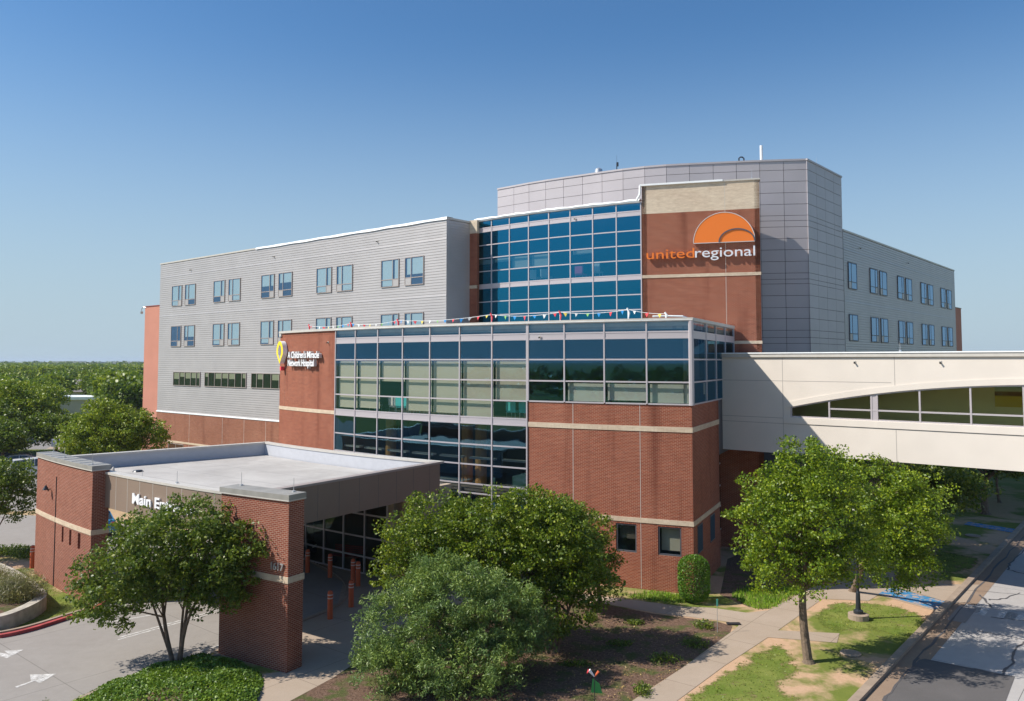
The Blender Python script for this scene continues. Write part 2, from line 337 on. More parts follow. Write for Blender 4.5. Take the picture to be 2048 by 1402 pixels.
class MB:
    def __init__(s): s.v = []; s.f = []; s.uv = []
    def face(s, pts, uvs=None):
        i = len(s.v); s.v += [tuple(p) for p in pts]; s.f.append(tuple(range(i, i + len(pts))))
        if uvs is None:
            a, b, c = Vector(pts[0]), Vector(pts[1]), Vector(pts[2]); nn = (b - a).cross(c - a)
            if abs(nn.z) > .7 * nn.length: uvs = [(p[0], p[1]) for p in pts]
            else:
                t = Vector((-nn.y, nn.x, 0)).normalized(); uvs = [(p[0] * t.x + p[1] * t.y, p[2]) for p in pts]
        s.uv += list(uvs); return s
    def hexa(s, p, uo=None):   # p: 8 pts, bottom ring 0-3 (front-left, front-right, back-right, back-left), top 4-7
        for q in ((0, 1, 5, 4), (1, 2, 6, 5), (2, 3, 7, 6), (3, 0, 4, 7), (4, 5, 6, 7), (3, 2, 1, 0)):
            s.face([p[k] for k in q], None if uo is None or q != (0, 1, 5, 4) else uo)
        return s
    def box(s, x0, x1, y0, y1, z0, z1):
        return s.hexa([(x0, y0, z0), (x1, y0, z0), (x1, y1, z0), (x0, y1, z0), (x0, y0, z1), (x1, y0, z1), (x1, y1, z1), (x0, y1, z1)])
    def prism(s, poly, z0, z1, top=True, bottom=True):
        n = len(poly)
        for k in range(n):
            a, b = poly[k], poly[(k + 1) % n]; s.face([(*a, z0), (*b, z0), (*b, z1), (*a, z1)])
        if top: s.face([(*p, z1) for p in poly])
        if bottom: s.face([(*p, z0) for p in reversed(poly)])
        return s
    def tube(s, path, rad, seg=8, cap=True):
        path = [Vector(p) for p in path]
        if not hasattr(rad, '__len__'): rad = [rad] * len(path)
        rings = []; ref = None
        for k, p in enumerate(path):
            d = (path[min(k + 1, len(path) - 1)] - path[max(k - 1, 0)]).normalized()
            if ref is None: ref = d.cross(Vector((0, 0, 1)) if abs(d.z) < .9 else Vector((1, 0, 0))).normalized()
            ref = (ref - d * ref.dot(d)).normalized(); b = d.cross(ref)
            rings.append([p + (ref * math.cos(2 * math.pi * j / seg) + b * math.sin(2 * math.pi * j / seg)) * rad[k] for j in range(seg)])
        for k in range(len(rings) - 1):
            for j in range(seg):
                j2 = (j + 1) % seg; s.face([rings[k][j], rings[k][j2], rings[k + 1][j2], rings[k + 1][j]], [(0, 0)] * 4)
        if cap:
            s.face(rings[-1], [(0, 0)] * seg); s.face(rings[0][::-1], [(0, 0)] * seg)
        return s
    def build(s, name, m, parent=None, smooth=False, origin=None, local=False):
        me = bpy.data.meshes.new(name); vv = s.v
        if origin: vv = [(a[0] - origin[0], a[1] - origin[1], a[2] - origin[2]) for a in vv]
        me.from_pydata(vv, [], s.f); me.validate(clean_customdata=False)
        uvl = me.uv_layers.new(name='UVMap')
        if len(s.uv) == len(me.loops): uvl.data.foreach_set('uv', np.array(s.uv, dtype=np.float32).ravel())
        ms = m if isinstance(m, (list, tuple)) else [m]
        for q in ms: me.materials.append(M[q] if isinstance(q, str) else q)
        if smooth:
            me.polygons.foreach_set('use_smooth', [True] * len(me.polygons))
        o = bpy.data.objects.new(name, me); COL.objects.link(o)
        if origin: o.location = origin
        if parent:
            o.parent = parent
            if parent.type == 'EMPTY' and not origin and not local: o.matrix_parent_inverse = Matrix.Translation(-Vector(parent.location))
        return o

class Plane:
    """wall plane: s runs to the right as seen from outside, o is outward"""
    def __init__(f, p0, ang): f.p = p0; f.d = (math.sin(R(ang)), math.cos(R(ang))); f.n = (math.sin(R(ang + 90)), math.cos(R(ang + 90))); f.ang = ang
    def pt(f, s, z, o=0.): return (f.p[0] + f.d[0] * s + f.n[0] * o, f.p[1] + f.d[1] * s + f.n[1] * o, z)
    def cuts(f, s0, s1, step=1.1): return [s0, s1]
    def rot(f, s=0): return math.atan2(f.d[1], f.d[0])
class Arc:
    C = (29.88, 93.62)
    def __init__(f, rad, aL): f.r = rad; f.a = R(aL)
    def pt(f, s, z, o=0.):
        a = f.a - s / f.r; return (f.C[0] - (f.r + o) * math.sin(a), f.C[1] - (f.r + o) * math.cos(a), z)
    def cuts(f, s0, s1, step=1.1):
        n = max(1, int(math.ceil(abs(s1 - s0) / step))); return [s0 + (s1 - s0) * k / n for k in range(n + 1)]
    def rot(f, s=0): a = f.a - s / f.r; return math.atan2(-math.sin(a) * -1, math.cos(a)) * -1
def slab(mb, F, s0, s1, z0, z1, o0, o1, inner=True):
    cs = F.cuts(s0, s1)
    for k in range(len(cs) - 1):
        a, b = cs[k], cs[k + 1]; P = F.pt
        mb.face([P(a, z0, o1), P(b, z0, o1), P(b, z1, o1), P(a, z1, o1)], [(a, z0), (b, z0), (b, z1), (a, z1)])
        if inner: mb.face([P(b, z0, o0), P(a, z0, o0), P(a, z1, o0), P(b, z1, o0)], [(b, z0), (a, z0), (a, z1), (b, z1)])
        mb.face([P(a, z1, o1), P(b, z1, o1), P(b, z1, o0), P(a, z1, o0)], [(a, 0), (b, 0), (b, o1 - o0), (a, o1 - o0)])
        mb.face([P(a, z0, o0), P(b, z0, o0), P(b, z0, o1), P(a, z0, o1)], [(a, 0), (b, 0), (b, o1 - o0), (a, o1 - o0)])
    w_ = abs(o1 - o0)
    mb.face([F.pt(s0, z0, o0), F.pt(s0, z0, o1), F.pt(s0, z1, o1), F.pt(s0, z1, o0)], [(s0 - w_, z0), (s0, z0), (s0, z1), (s0 - w_, z1)])
    mb.face([F.pt(s1, z0, o1), F.pt(s1, z0, o0), F.pt(s1, z1, o0), F.pt(s1, z1, o1)], [(s1, z0), (s1 + w_, z0), (s1 + w_, z1), (s1, z1)])
    return mb

FA = Arc(58.6, 52.17)            # curved front of the low block; total run 31.56
LA = 31.56
FW = Plane((-35.88, 82.74), 130.6)   # left wing, 0..41.3
FR = Plane((24.95, 60.98), 40.2)     # right wing, -7.1..36.35
FP = Plane((8.11, 50.35), 106.6)     # brick tower, 0..7.0
FS = Plane((8.6, 39.03), 25.6)       # side of the low block 0..10.9
FG = Arc(48.3, 42.2)                 # upper curved glass, run 12.9
FK = Plane((11.71, 45.55), 130.6)    # near face of the bridge
u = (math.sin(R(130.6)), math.cos(R(130.6))); vv_ = (math.sin(R(40.6)), math.cos(R(40.6)))
def off(p, a, b): return (p[0] + u[0] * a + vv_[0] * b, p[1] + u[1] * a + vv_[1] * b)

# ------------------------------------------------------------------ ground
def flat(name, pts, z, m, label=None):
    mb = MB(); mb.face([(*p, z) for p in pts]); o = struct(mb.build(name, m)); return o
def gp(l): return [g(*p) for p in l]
def smoothpoly(pts, n=6, closed=True):
    N = len(pts); outp = []
    for k in range(N if closed else N - 1):
        p = [pts[(k + d) % N] if closed else pts[min(max(k + d, 0), N - 1)] for d in (-1, 0, 1, 2)]
        for j in range(n):
            t = j / n
            outp.append(tuple(.5 * (2 * p[1][c] + (p[2][c] - p[0][c]) * t + (2 * p[0][c] - 5 * p[1][c] + 4 * p[2][c] - p[3][c]) * t * t + (3 * p[1][c] - p[0][c] - 3 * p[2][c] + p[3][c]) * t ** 3) for c in (0, 1)))
    if not closed: outp.append(tuple(pts[-1]))
    return outp
def strip(mb, path, w0, z0, z1):     # kerb-like bar along a path, width to the left of travel
    P = [Vector((p[0], p[1])) for p in path]; L = []
    for k in range(len(P)):
        d = (P[min(k + 1, len(P) - 1)] - P[max(k - 1, 0)]).normalized(); L.append(P[k] + Vector((-d.y, d.x)) * w0)
    for k in range(len(P) - 1):
        a, b, c, d = P[k], P[k + 1], L[k + 1], L[k]
        mb.hexa([(*a, z0), (*b, z0), (*c, z0), (*d, z0), (*a, z1), (*b, z1), (*c, z1), (*d, z1)])
    return mb
gm = MB(); gm.face([(-6000, -3000, 0), (6000, -3000, 0), (6000, 9000, 0), (-6000, 9000, 0)]); struct(gm.build('ground', 'ground'))
# driveway under the canopy, curving out to the left
drv = smoothpoly([(-31, 20), (-19.5, 26.8)], 4, False)[:1] + gp([(-420, 1402), (-60, 1284), (0, 1277), (60, 1264), (133, 1241), (190, 1222), (232, 1190)]) + \
    [(-19.6, 41.2), (-23.5, 46.2), (-29, 46.5), (-40, 50.5), (-62, 56), (-62, 66), (-44, 61), (-31, 58), (-22, 53.5), (-15.5, 49), (-11, 45.2), (-8.4, 41.2), (-7.9, 37.6), (-9.3, 34.6), (-10.6, 32.9), (-11.3, 31.5)] + gp([(400, 1320), (330, 1330), (250, 1360), (150, 1402)]) + [(-17, 24), (-20, 18)]
flat('driveway', drv, .004, 'drive')
mb = MB()
strip(mb, smoothpoly(gp([(-420, 1402), (-60, 1284), (0, 1277), (60, 1264), (133, 1241), (190, 1222), (225, 1195)]), 4, False), .18, 0, .14)
k1 = mb.build('kerb', ['kerb_red']); struct(k1)
mb = MB(); pth = smoothpoly(gp([(-420, 1395), (-60, 1279), (0, 1272), (60, 1259), (131, 1237), (188, 1219), (222, 1194)]), 4, False)
strip(mb, pth, .16, 0, .16); struct(mb.build('kerb_top', 'kerb'))
mb = MB(); strip(mb, smoothpoly([(-15.5, 49), (-11, 45.2), (-8.4, 41.2), (-7.9, 37.6), (-9.3, 34.6), (-10.6, 32.9), (-11.3, 31.5)][::-1], 5, False), -.16, 0, .05); struct(mb.build('kerb_edge', 'kerb'))
mb = MB(); strip(mb, smoothpoly(gp([(437, 1313), (400, 1322), (330, 1333), (250, 1363), (150, 1406), (60, 1460)]), 4, False), .16, 0, .13); struct(mb.build('kerb_island', 'kerb'))
# plaza paving behind the pier, in front of the entrance
flat('entrance_paving', [(-11.3, 31.4), (-10.6, 32.9), (-9.3, 34.6), (-7.9, 37.6), (-8.4, 41.2), (-11, 45.2), (-15.5, 49), (-18, 53), (-14, 54.5), (2.5, 42.5), (-3, 37), (-4.6, 33.5), (-6.2, 29), (-9.2, 23), (-12.2, 25.5), (-10.2, 28.8), (-8.2, 29.5)], .008, 'sidewalk')
# lane lines and arrows
def paintpoly(name, pts, m='paint_white', z=.012): return flat(name, pts, z, m)
mb = MB()
for a, b in (((240, 1275), (440, 1219)), ((236, 1280), (436, 1224)), ((400, 1303), (440, 1291)), ((204, 1247), (330, 1226))):
    A, B = Vector(g(*a)), Vector(g(*b)); n_ = Vector((-(B - A).y, (B - A).x)).normalized() * .05
    mb.face([(*(A - n_), .012), (*(B - n_), .012), (*(B + n_), .012), (*(A + n_), .012)])
struct(mb.build('lane_line', 'paint_white'))
mb = MB()
for pts in ([(0, 1306), (18, 1309), (8, 1302), (47, 1300), (14, 1317), (0, 1313)], [(30, 1374), (62, 1363), (60, 1350), (112, 1348), (80, 1367), (70, 1362), (34, 1376)]):
    mb.face([(*g(*p), .012) for p in pts])
struct(mb.build('lane_arrow', 'paint_white'))
# sidewalks on the right
flat('sidewalk', gp([(1000, 1166), (1124, 1183.5), (1268, 1200.7), (1368, 1213.6), (1425, 1216), (1494, 1226), (1536, 1221), (1585, 1195), (1608, 1183), (1690, 1120), (1790, 1050), (1850, 1010), (1880, 1018), (1820, 1090), (1783, 1176), (1903, 1207), (1896, 1215), (1885, 1226), (1757, 1190), (1737, 1202), (1645, 1198), (1556, 1261), (1679, 1267), (1674, 1286), (1536, 1275), (1448, 1332.6), (1354, 1402), (1240, 1520), (1130, 1520), (1265, 1402), (1362, 1338), (1471, 1258), (1480, 1248), (1434, 1241), (1311, 1226), (1196, 1206), (1040, 1188), (980, 1180)]), .012, 'sidewalk')
flat('ramp_pad', gp([(1783, 1172), (1860, 1168), (1960, 1170), (1935, 1205), (1903, 1207)]) , .016, 'sidewalk')
flat('painted_strip', gp([(1757, 1188), (1783, 1175), (1903, 1207), (1885, 1223)]), .02, 'blue_paint')
flat('painted_strip', gp([(1927, 1049), (1937, 1044), (2040, 1060), (2036, 1068)]), .02, 'blue_paint')
# street
KD = Vector((math.sin(R(39.3)), math.cos(R(39.3)))); KN = Vector((KD.y, -KD.x)); K0 = Vector(g(1714, 1402))
def kp(t, n): q = K0 + KD * t + KN * n; return (q.x, q.y)
flat('road', [kp(-40, .5), kp(190, .5), kp(190, 13), kp(-40, 13)], .004, 'street')
flat('gutter', [kp(-40, .14), kp(190, .14), kp(190, 1.0), kp(-40, 1.0)], .010, 'gutter')
mb = MB(); a, b, c, d = kp(-40, -.15), kp(190, -.15), kp(190, .14), kp(-40, .14)
mb.hexa([(*c, 0), (*d, 0), (*a, 0), (*b, 0), (*c, .13), (*d, .13), (*a, .13), (*b, .13)]); struct(mb.build('kerb', 'kerb'))
mb = MB(); mb.hexa([(*kp(-40, 13), 0), (*kp(190, 13), 0), (*kp(190, 13.3), 0), (*kp(-40, 13.3), 0), (*kp(-40, 13), .13), (*kp(190, 13), .13), (*kp(190, 13.3), .13), (*kp(-40, 13.3), .13)]); struct(mb.build('kerb_far', 'kerb'))
flat('asphalt_patch', gp([(1838, 1320), (1850, 1318), (2030, 1354), (2012, 1402), (1990, 1440), (1740, 1440), (1766, 1402)]), .012, 'asphalt')
mb = MB()
def crack(pts, wd):
    P = [Vector(g(*p)) for p in pts]; Q = []
    for k in range(len(P) - 1):
        for j in range(5):
            q = P[k].lerp(P[k + 1], j / 5); Q.append(q + Vector((rnd.uniform(-.07, .07), rnd.uniform(-.07, .07))))
    Q.append(P[-1])
    for k in range(len(Q) - 1):
        d = (Q[k + 1] - Q[k]).normalized(); n_ = Vector((-d.y, d.x)) * wd * rnd.uniform(.5, 1.2)
        mb.face([(*(Q[k] - n_), .018), (*(Q[k + 1] - n_), .018), (*(Q[k + 1] + n_), .018), (*(Q[k] + n_), .018)])
crack([(2048, 1283), (2032, 1300), (2022, 1325), (2007, 1350)], .05); crack([(1845, 1320), (1930, 1335), (2020, 1354)], .045)
crack([(2048, 1100), (2018, 1128), (2015, 1140), (2060, 1150)], .045); crack([(1960, 1190), (1972, 1200), (1983, 1215)], .06)
crack([(1976, 1200), (2010, 1198), (2040, 1186)], .035); crack([(1837, 1316), (1895, 1252), (1955, 1178), (2010, 1115), (2060, 1060)], .045)
crack([(1955, 1262), (2048, 1280)], .02); crack([(1930, 1180), (2048, 1190)], .02); crack([(1765, 1402), (1800, 1362), (1837, 1316)], .05)
crack([(1985, 1235), (2048, 1242)], .03)
struct(mb.build('road_cracks', 'joint'))
mb = MB()
for k, (x, y) in enumerate(((1957, 1222), (1943, 1218), (2015, 1231), (2030, 1233))):
    p = g(x, y); q = Vector(p); e1 = KD * .62; e2 = KN * .34
    pts = [q - e1 - e2, q + e1 - e2, q + e1 + e2, q - e1 + e2]; mb.face([(*p_, .014) for p_ in pts])
struct(mb.build('crosswalk_marking', 'paint_white'))
# shaded mulch bed, lawns
flat('mulch_bed', gp([(560, 1402), (690, 1330), (760, 1260), (1000, 1195), (1196, 1207), (1311, 1228), (1434, 1243), (1465, 1252), (1457, 1275), (1362, 1337), (1265, 1400), (1150, 1520), (380, 1520)]), .004, 'mulch')
flat('gravel_bed', gp([(1455, 1118), (1500, 1100), (1620, 1120), (1560, 1190), (1500, 1215), (1440, 1190)]), .004, 'mulch')
def wob(pts, amp=.25, n=8, seed=1):
    r_ = random.Random(seed); return [(p[0] + r_.uniform(-amp, amp), p[1] + r_.uniform(-amp, amp)) for p in smoothpoly(pts, n)]
LAWNS = []
def lawn(pts, seed, amp=.12, z=.006, m='lawn', dens=45, blade='grass_blade', h=.05):
    P = wob(gp(pts), amp, 8, seed); cx = sum(p[0] for p in P) / len(P); cy = sum(p[1] for p in P) / len(P); mb = MB()
    def sd(x, y):            # signed distance to the outline, positive inside
        ins = False; best = 1e9; j = len(P) - 1
        for i in range(len(P)):
            (x1, y1), (x2, y2) = P[i], P[j]
            if (y1 > y) != (y2 > y) and x < (x2 - x1) * (y - y1) / (y2 - y1) + x1: ins = not ins
            dx, dy = x2 - x1, y2 - y1; t = max(0, min(1, ((x - x1) * dx + (y - y1) * dy) / (dx * dx + dy * dy + 1e-9)))
            best = min(best, math.hypot(x - x1 - t * dx, y - y1 - t * dy)); j = i
        return best if ins else -best
    st = .3 if cy < 60 else 1.6; x0, x1 = min(p[0] for p in P) - 1, max(p[0] for p in P) + 1; y0, y1 = min(p[1] for p in P) - 1, max(p[1] for p in P) + 1
    nx, ny = int((x1 - x0) / st) + 1, int((y1 - y0) / st) + 1
    D_ = [[sd(x0 + i * st, y0 + j * st) for i in range(nx + 1)] for j in range(ny + 1)]
    f = lambda d: (max(0., min(.62, .42 + d / 1.6)), 0)
    for j in range(ny):
        for i in range(nx):
            q = (D_[j][i], D_[j][i + 1], D_[j + 1][i + 1], D_[j + 1][i])
            if max(q) < -.6: continue
            X, Y_ = x0 + i * st, y0 + j * st
            mb.face([(X, Y_, z), (X + st, Y_, z), (X + st, Y_ + st, z), (X, Y_ + st, z)], [f(d) for d in q])
    LAWNS.append((P, dens, blade, h)); return struct(mb.build('lawn', m))
lawn([(1350, 1410), (1448, 1345), (1550, 1288), (1580, 1310), (1600, 1345), (1565, 1375), (1600, 1410), (1560, 1500), (1300, 1500)], 1)
lawn([(1640, 1222), (1680, 1205), (1780, 1210), (1850, 1235), (1855, 1260), (1820, 1276), (1740, 1262), (1670, 1262), (1632, 1240)], 2)
lawn([(1465, 1190), (1500, 1175), (1600, 1180), (1585, 1196), (1540, 1218), (1500, 1215)], 3, .08, .007, 'lawn', 160, 'grass_bright', .16)
lawn([(1262, 1190), (1310, 1184), (1380, 1194), (1370, 1206), (1270, 1198)], 4, .05, .007, 'lawn', 160, 'grass_bright', .16)
lawn([(1800, 1120), (1850, 1135), (1900, 1150), (1960, 1125), (1930, 1110), (1840, 1100)], 5)
lawn([(0, 1148), (10, 1135), (60, 1165), (95, 1160), (110, 1178), (140, 1185), (170, 1195), (150, 1232), (60, 1255), (0, 1266), (-60, 1275), (60, 1215), (65, 1190)], 6, .15)
lawn([(95, 1395), (60, 1500), (-10, 1500)], 7, .05)
# grass blades on the near lawns: nobody could count them
def blades(name, items, seed=3):
    r_ = random.Random(seed); by = {}
    for P, dens, blade, h in items:
        xs = [p[0] for p in P]; ys = [p[1] for p in P]; A = (max(xs) - min(xs)) * (max(ys) - min(ys))
        mb = by.setdefault(blade, MB()); n_ = int(min(A * dens, 9000))
        for _ in range(n_):
            x, y = r_.uniform(min(xs), max(xs)), r_.uniform(min(ys), max(ys))
            ins = False; j = len(P) - 1
            for i in range(len(P)):
                if (P[i][1] > y) != (P[j][1] > y) and x < (P[j][0] - P[i][0]) * (y - P[i][1]) / (P[j][1] - P[i][1]) + P[i][0]: ins = not ins
                j = i
            if not ins: continue
            a = r_.uniform(0, 6.28); hh = h * r_.uniform(.5, 1.4); ca, sa = math.cos(a) * .022, math.sin(a) * .022; lx, ly = r_.uniform(-.05, .05), r_.uniform(-.05, .05)
            mb.v += [(x - ca, y - sa, .006), (x + ca, y + sa, .006), (x + lx, y + ly, hh)]; i = len(mb.v) - 3; mb.f.append((i, i + 1, i + 2)); mb.uv += [(0, 0)] * 3
    for k, mb in by.items():
        tag(mb.build(name, k), {'grass_blade': 'short olive green turf on the lawns beside the sidewalk and street', 'grass_bright': 'taller bright green ground cover along the foot of the brick wall'}[k], 'grass', kind='stuff')
blades('grass', LAWNS)

# ------------------------------------------------------------------ the hospital
HB = thing('hospital_building', 'large hospital with curved glass front, grey clad wings and red brick walls', 'building', (0, 60, 0))
def part(mb, name, m, parent=HB, **k): return mb.build(name, m, parent, **k)

# --- left wing: lap siding courses
def siding(mb, F, s0, s1, z0, z1, o=0., pitch=.197, thick=.024, gaps=()):
    z = z0
    while z < z1 - .01:
        zt = min(z + pitch, z1); P = F.pt
        gp_ = any(abs(z + .5 * pitch - q) < pitch * .5 for q in gaps)
        th = thick + (0.012 if gp_ else 0)
        mb.face([P(s0, z, o + th), P(s1, z, o + th), P(s1, zt - .022, o + .012), P(s0, zt - .022, o + .012)])
        mb.face([P(s0, z, o - .02), P(s1, z, o - .02), P(s1, z, o + th), P(s0, z, o + th)])
        mb.face([P(s0, zt - .022, o + .012), P(s1, zt - .022, o + .012), P(s1, zt, o - .02), P(s0, zt, o - .02)])
        z = zt
    mb.face([F.pt(s0, z0, o - .3), F.pt(s0, z0, o + .01), F.pt(s0, z1, o + .01), F.pt(s0, z1, o - .3)])
    mb.face([F.pt(s1, z0, o + .01), F.pt(s1, z0, o - .3), F.pt(s1, z1, o - .3), F.pt(s1, z1, o + .01)])
    return mb
WZ = 20.80
part(siding(MB(), FW, 0, 41.32, 6.0, WZ, gaps=(15.6, 19.55)), 'siding_wall', 'siding')
FWR = Plane(FW.pt(41.3, 0)[:2], 40.6)
part(siding(MB(), FWR, 0, 2.35, 6.0, WZ), 'siding_wall', 'siding')
part(slab(MB(), FW, 0, 41.3, 0, 5.9, -.3, .06), 'brick_wall', 'brick_far')
part(slab(MB(), FW, -.02, 41.3, 3.02, 3.2, -.1, .09), 'stone_band', 'cream')
part(slab(MB(), FW, -.03, 41.3, 5.9, 6.02, -.1, .11), 'flashing', 'white_tarp')
for s in (6.6, 12.6, 16.2, 19.6): part(slab(MB(), FW, s, s + .03, 0, 5.9, 0, .064), 'control_joint', 'coping')
mb = MB(); P_ = [FW.pt(0, 0, -.3)[:2], FW.pt(41.3, 0, -.3)[:2], off(FW.pt(41.3, 0)[:2], 0, 18), off(FW.pt(0, 0)[:2], 0, 18)]
mb.prism(P_, 0, WZ - .05); part(mb, 'wing_body', 'siding')
part(slab(MB(), FW, -.05, 17.6, WZ, WZ + .14, -.4, .06), 'coping', 'coping')
part(slab(MB(), FWR, -.05, 2.4, WZ, WZ + .14, -.4, .06), 'coping', 'coping')
mb = MB(); cs = [17.6 + (41.4 - 17.6) * k / 40 for k in range(41)]   # loose white membrane over the parapet
for k in range(40):
    a, b = cs[k], cs[k + 1]; za, zb = WZ + .15 + .012 * math.sin(k * 1.3), WZ + .15 + .012 * math.sin(k * 1.3 + 1.3); la, lb = WZ - .02 + .02 * math.sin(k * .9), WZ - .02 + .02 * math.sin(k * .9 + .9)
    P = FW.pt; mb.face([P(a, la, .10), P(b, lb, .10), P(b, zb, .07), P(a, za, .07)]); mb.face([P(a, za, .07), P(b, zb, .07), P(b, zb, -.6), P(a, za, -.6)])
part(mb, 'roof_membrane_edge', 'white_tarp')

def wing_window(F, s, z, wide_left, blindfrac, low=True, w_=1.98, h_=2.05, glass='glass_win', frame='frame', lit=True, split=.27):
    """two-light window: wide light, narrow vent, metal infill under the vent"""
    fr = MB(); t = .055; o0, o1 = .0, .085
    s1, z1 = s + w_, z + h_
    for a, b, c, d in ((s, s1, z, z + t), (s, s1, z1 - t, z1), (s, s + t, z + t, z1 - t), (s1 - t, s1, z + t, z1 - t)): slab(fr, F, a, b, c, d, o0, o1)
    sm = s + (w_ * .66 if wide_left else w_ * .34); zm = z + h_ * split
    slab(fr, F, sm - .03, sm + .03, z + t, z1 - t, o0, o1 - .005); slab(fr, F, s + t, s1 - t, zm - .03, zm + .03, o0, o1 - .012)
    win = part(fr, 'window', frame)
    n0, n1 = (sm + .03, s1 - t) if wide_left else (s + t, sm - .03)
    w0, w1 = (s + t, sm - .03) if wide_left else (sm + .03, s1 - t)
    pn = MB(); slab(pn, F, n0, n1, z + t, zm - .03, o0 + .02, o1 - .02); part(pn, 'infill_panel', 'siding', win)
    bk = MB(); slab(bk, F, s + t, s1 - t, z + t, z1 - t, -.01, .037); part(bk, 'window_dark_backing', 'backing', win)  # flat sheet on the wall, its dark colour stands for the unlit room
    gl = MB()
    for a, b, c, d in ((w0, w1, z + t, zm - .03), (w0, w1, zm + .03, z1 - t), (n0, n1, zm + .03, z1 - t)):
        gl.face([F.pt(a, c, .07), F.pt(b, c, .07), F.pt(b, d, .07), F.pt(a, d, .07)])
    part(gl, 'pane', glass, win)
    if blindfrac > 0:
        bl = MB(); zt = z1 - t; zb = zt - blindfrac * (h_ - 2 * t)
        lo = .12 if wide_left else .10
        bl.face([F.pt(w0 + lo, max(zb, z + t + .03), .045), F.pt(w1 - .01, max(zb, z + t + .03), .045), F.pt(w1 - .01, zt - .05, .045), F.pt(w0 + lo, zt - .05, .045)])
        bl.face([F.pt(n0 + .18, max(zb, zm + .04), .045), F.pt(n1 - .01, max(zb, zm + .04), .045), F.pt(n1 - .01, zt - .05, .045), F.pt(n0 + .18, zt - .05, .045)])
        part(bl, 'blind', 'blind_blue', win)
    return win
bf = {0: (1, .72), 1: (.73, 1), 2: (.5, .42), 3: (1, 1), 4: (1, .62)}; bf2 = {0: (0, .55), 1: (.95, 1), 2: (.95, 1), 3: (.95, 1), 4: (1, 1)}
for row, (z, B) in enumerate(((16.41, bf), (12.4, bf2))):
    for k in range(5):
        s = 2.6 + 7.97 * k
        wing_window(FW, s, z, True, B[k][0]); wing_window(FW, s + 2.62, z, False, B[k][1])
def strip_window(F, s0, s1, z0, z1, cuts, blinds, glass='glass_strip', back='backing_green'):
    fr = MB(); t = .06
    for a, b, c, d in ((s0, s1, z0, z0 + t), (s0, s1, z1 - t, z1), (s0, s0 + t, z0 + t, z1 - t), (s1 - t, s1, z0 + t, z1 - t)): slab(fr, F, a, b, c, d, 0, .09)
    for q in cuts: slab(fr, F, q - .03, q + .03, z0 + t, z1 - t, 0, .085)
    win = part(fr, 'strip_window', 'frame')
    bk = MB(); slab(bk, F, s0 + t, s1 - t, z0 + t, z1 - t, -.01, .036); part(bk, 'window_dark_backing', back, win)  # no opening here: room shade is painted as a dark sheet
    gl = MB(); gl.face([F.pt(s0 + t, z0 + t, .07), F.pt(s1 - t, z0 + t, .07), F.pt(s1 - t, z1 - t, .07), F.pt(s0 + t, z1 - t, .07)]); part(gl, 'pane', glass, win)
    ed = [s0] + cuts + [s1]
    for i, fr_ in blinds:
        a, b = ed[i] + .15, ed[i + 1] - .06; bl = MB(); zt = z1 - t - .03; bl.face([F.pt(a, zt - fr_, .05), F.pt(b, zt - fr_, .05), F.pt(b, zt, .05), F.pt(a, zt, .05)]); part(bl, 'blind', 'blind', win)
strip_window(FW, 3.28, 8.46, 8.58, 9.95, [4.5, 5.55, 6.7, 7.75], [(0, .62), (1, .4), (2, .55), (3, .5), (4, .5)])
strip_window(FW, 9.3, 16.42, 8.6, 9.95, [10.0, 11.1, 12.3, 13.45, 14.6, 15.7], [(0, .35), (2, .5), (3, .45), (4, .5), (6, .4)])
strip_window(FW, 17.24, 23.2, 8.62, 9.95, [18.1, 19.1, 20.3, 21.5], [(1, .45), (3, .5)])
strip_window(FW, 2.6, 5.6, 1.3, 2.95, [4.1], [(0, .8)]); strip_window(FW, 8.6, 11.6, 1.3, 2.95, [10.1], [])
strip_window(FW, 15.2, 18.2, 1.3, 2.95, [16.7], [])

# --- curved low block
part(slab(MB(), FA, 0, 7.8, 0, 12.72, -.3, 0), 'brick_wall', 'brick')
S7 = 7.8 + 2.16 * 7      # glass / brick change
mb = MB(); wz0, wz1 = 1.7, 3.06
wins = [(27.78, 1.04), (29.87, 1.12)]
slab(mb, FA, S7, LA, 0, wz0, -.3, 0); slab(mb, FA, S7, LA, wz1, 8.86, -.3, 0)
slab(mb, FA, S7, wins[0][0], wz0, wz1, -.3, 0); slab(mb, FA, wins[0][0] + wins[0][1], wins[1][0], wz0, wz1, -.3, 0); slab(mb, FA, wins[1][0] + wins[1][1], LA, wz0, wz1, -.3, 0)
part(mb, 'brick_wall', 'brick')
for q, (s, w_) in enumerate(wins):
    fr = MB(); t = .07
    for a, b, c, d in ((s, s + w_, wz0, wz0 + t), (s, s + w_, wz1 - t, wz1), (s, s + t, wz0 + t, wz1 - t), (s + w_ - t, s + w_, wz0 + t, wz1 - t)): slab(fr, FA, a, b, c, d, -.15, -.03)
    win = part(fr, 'window', 'frame_dark')
    gl = MB(); gl.face([FA.pt(s + t, wz0 + t, -.09), FA.pt(s + w_ - t, wz0 + t, -.09), FA.pt(s + w_ - t, wz1 - t, -.09), FA.pt(s + t, wz1 - t, -.09)]); part(gl, 'pane', 'glass_low', win)
    bk = MB(); slab(bk, FA, s - .3, s + w_ + .3, wz0 - .2, wz1 + .2, -.9, -.8); part(bk, 'room_backing', 'room', win)
    bl = MB(); a_ = .1 if q else .5; bl.face([FA.pt(s + t + .05, wz0 + a_ + .1, -.28), FA.pt(s + w_ - t, wz0 + a_ + .1, -.28), FA.pt(s + w_ - t, wz1 - .1, -.28), FA.pt(s + t + .05, wz1 - .1, -.28)]); part(bl, 'blind', 'blind' if q else 'room_floor', win)
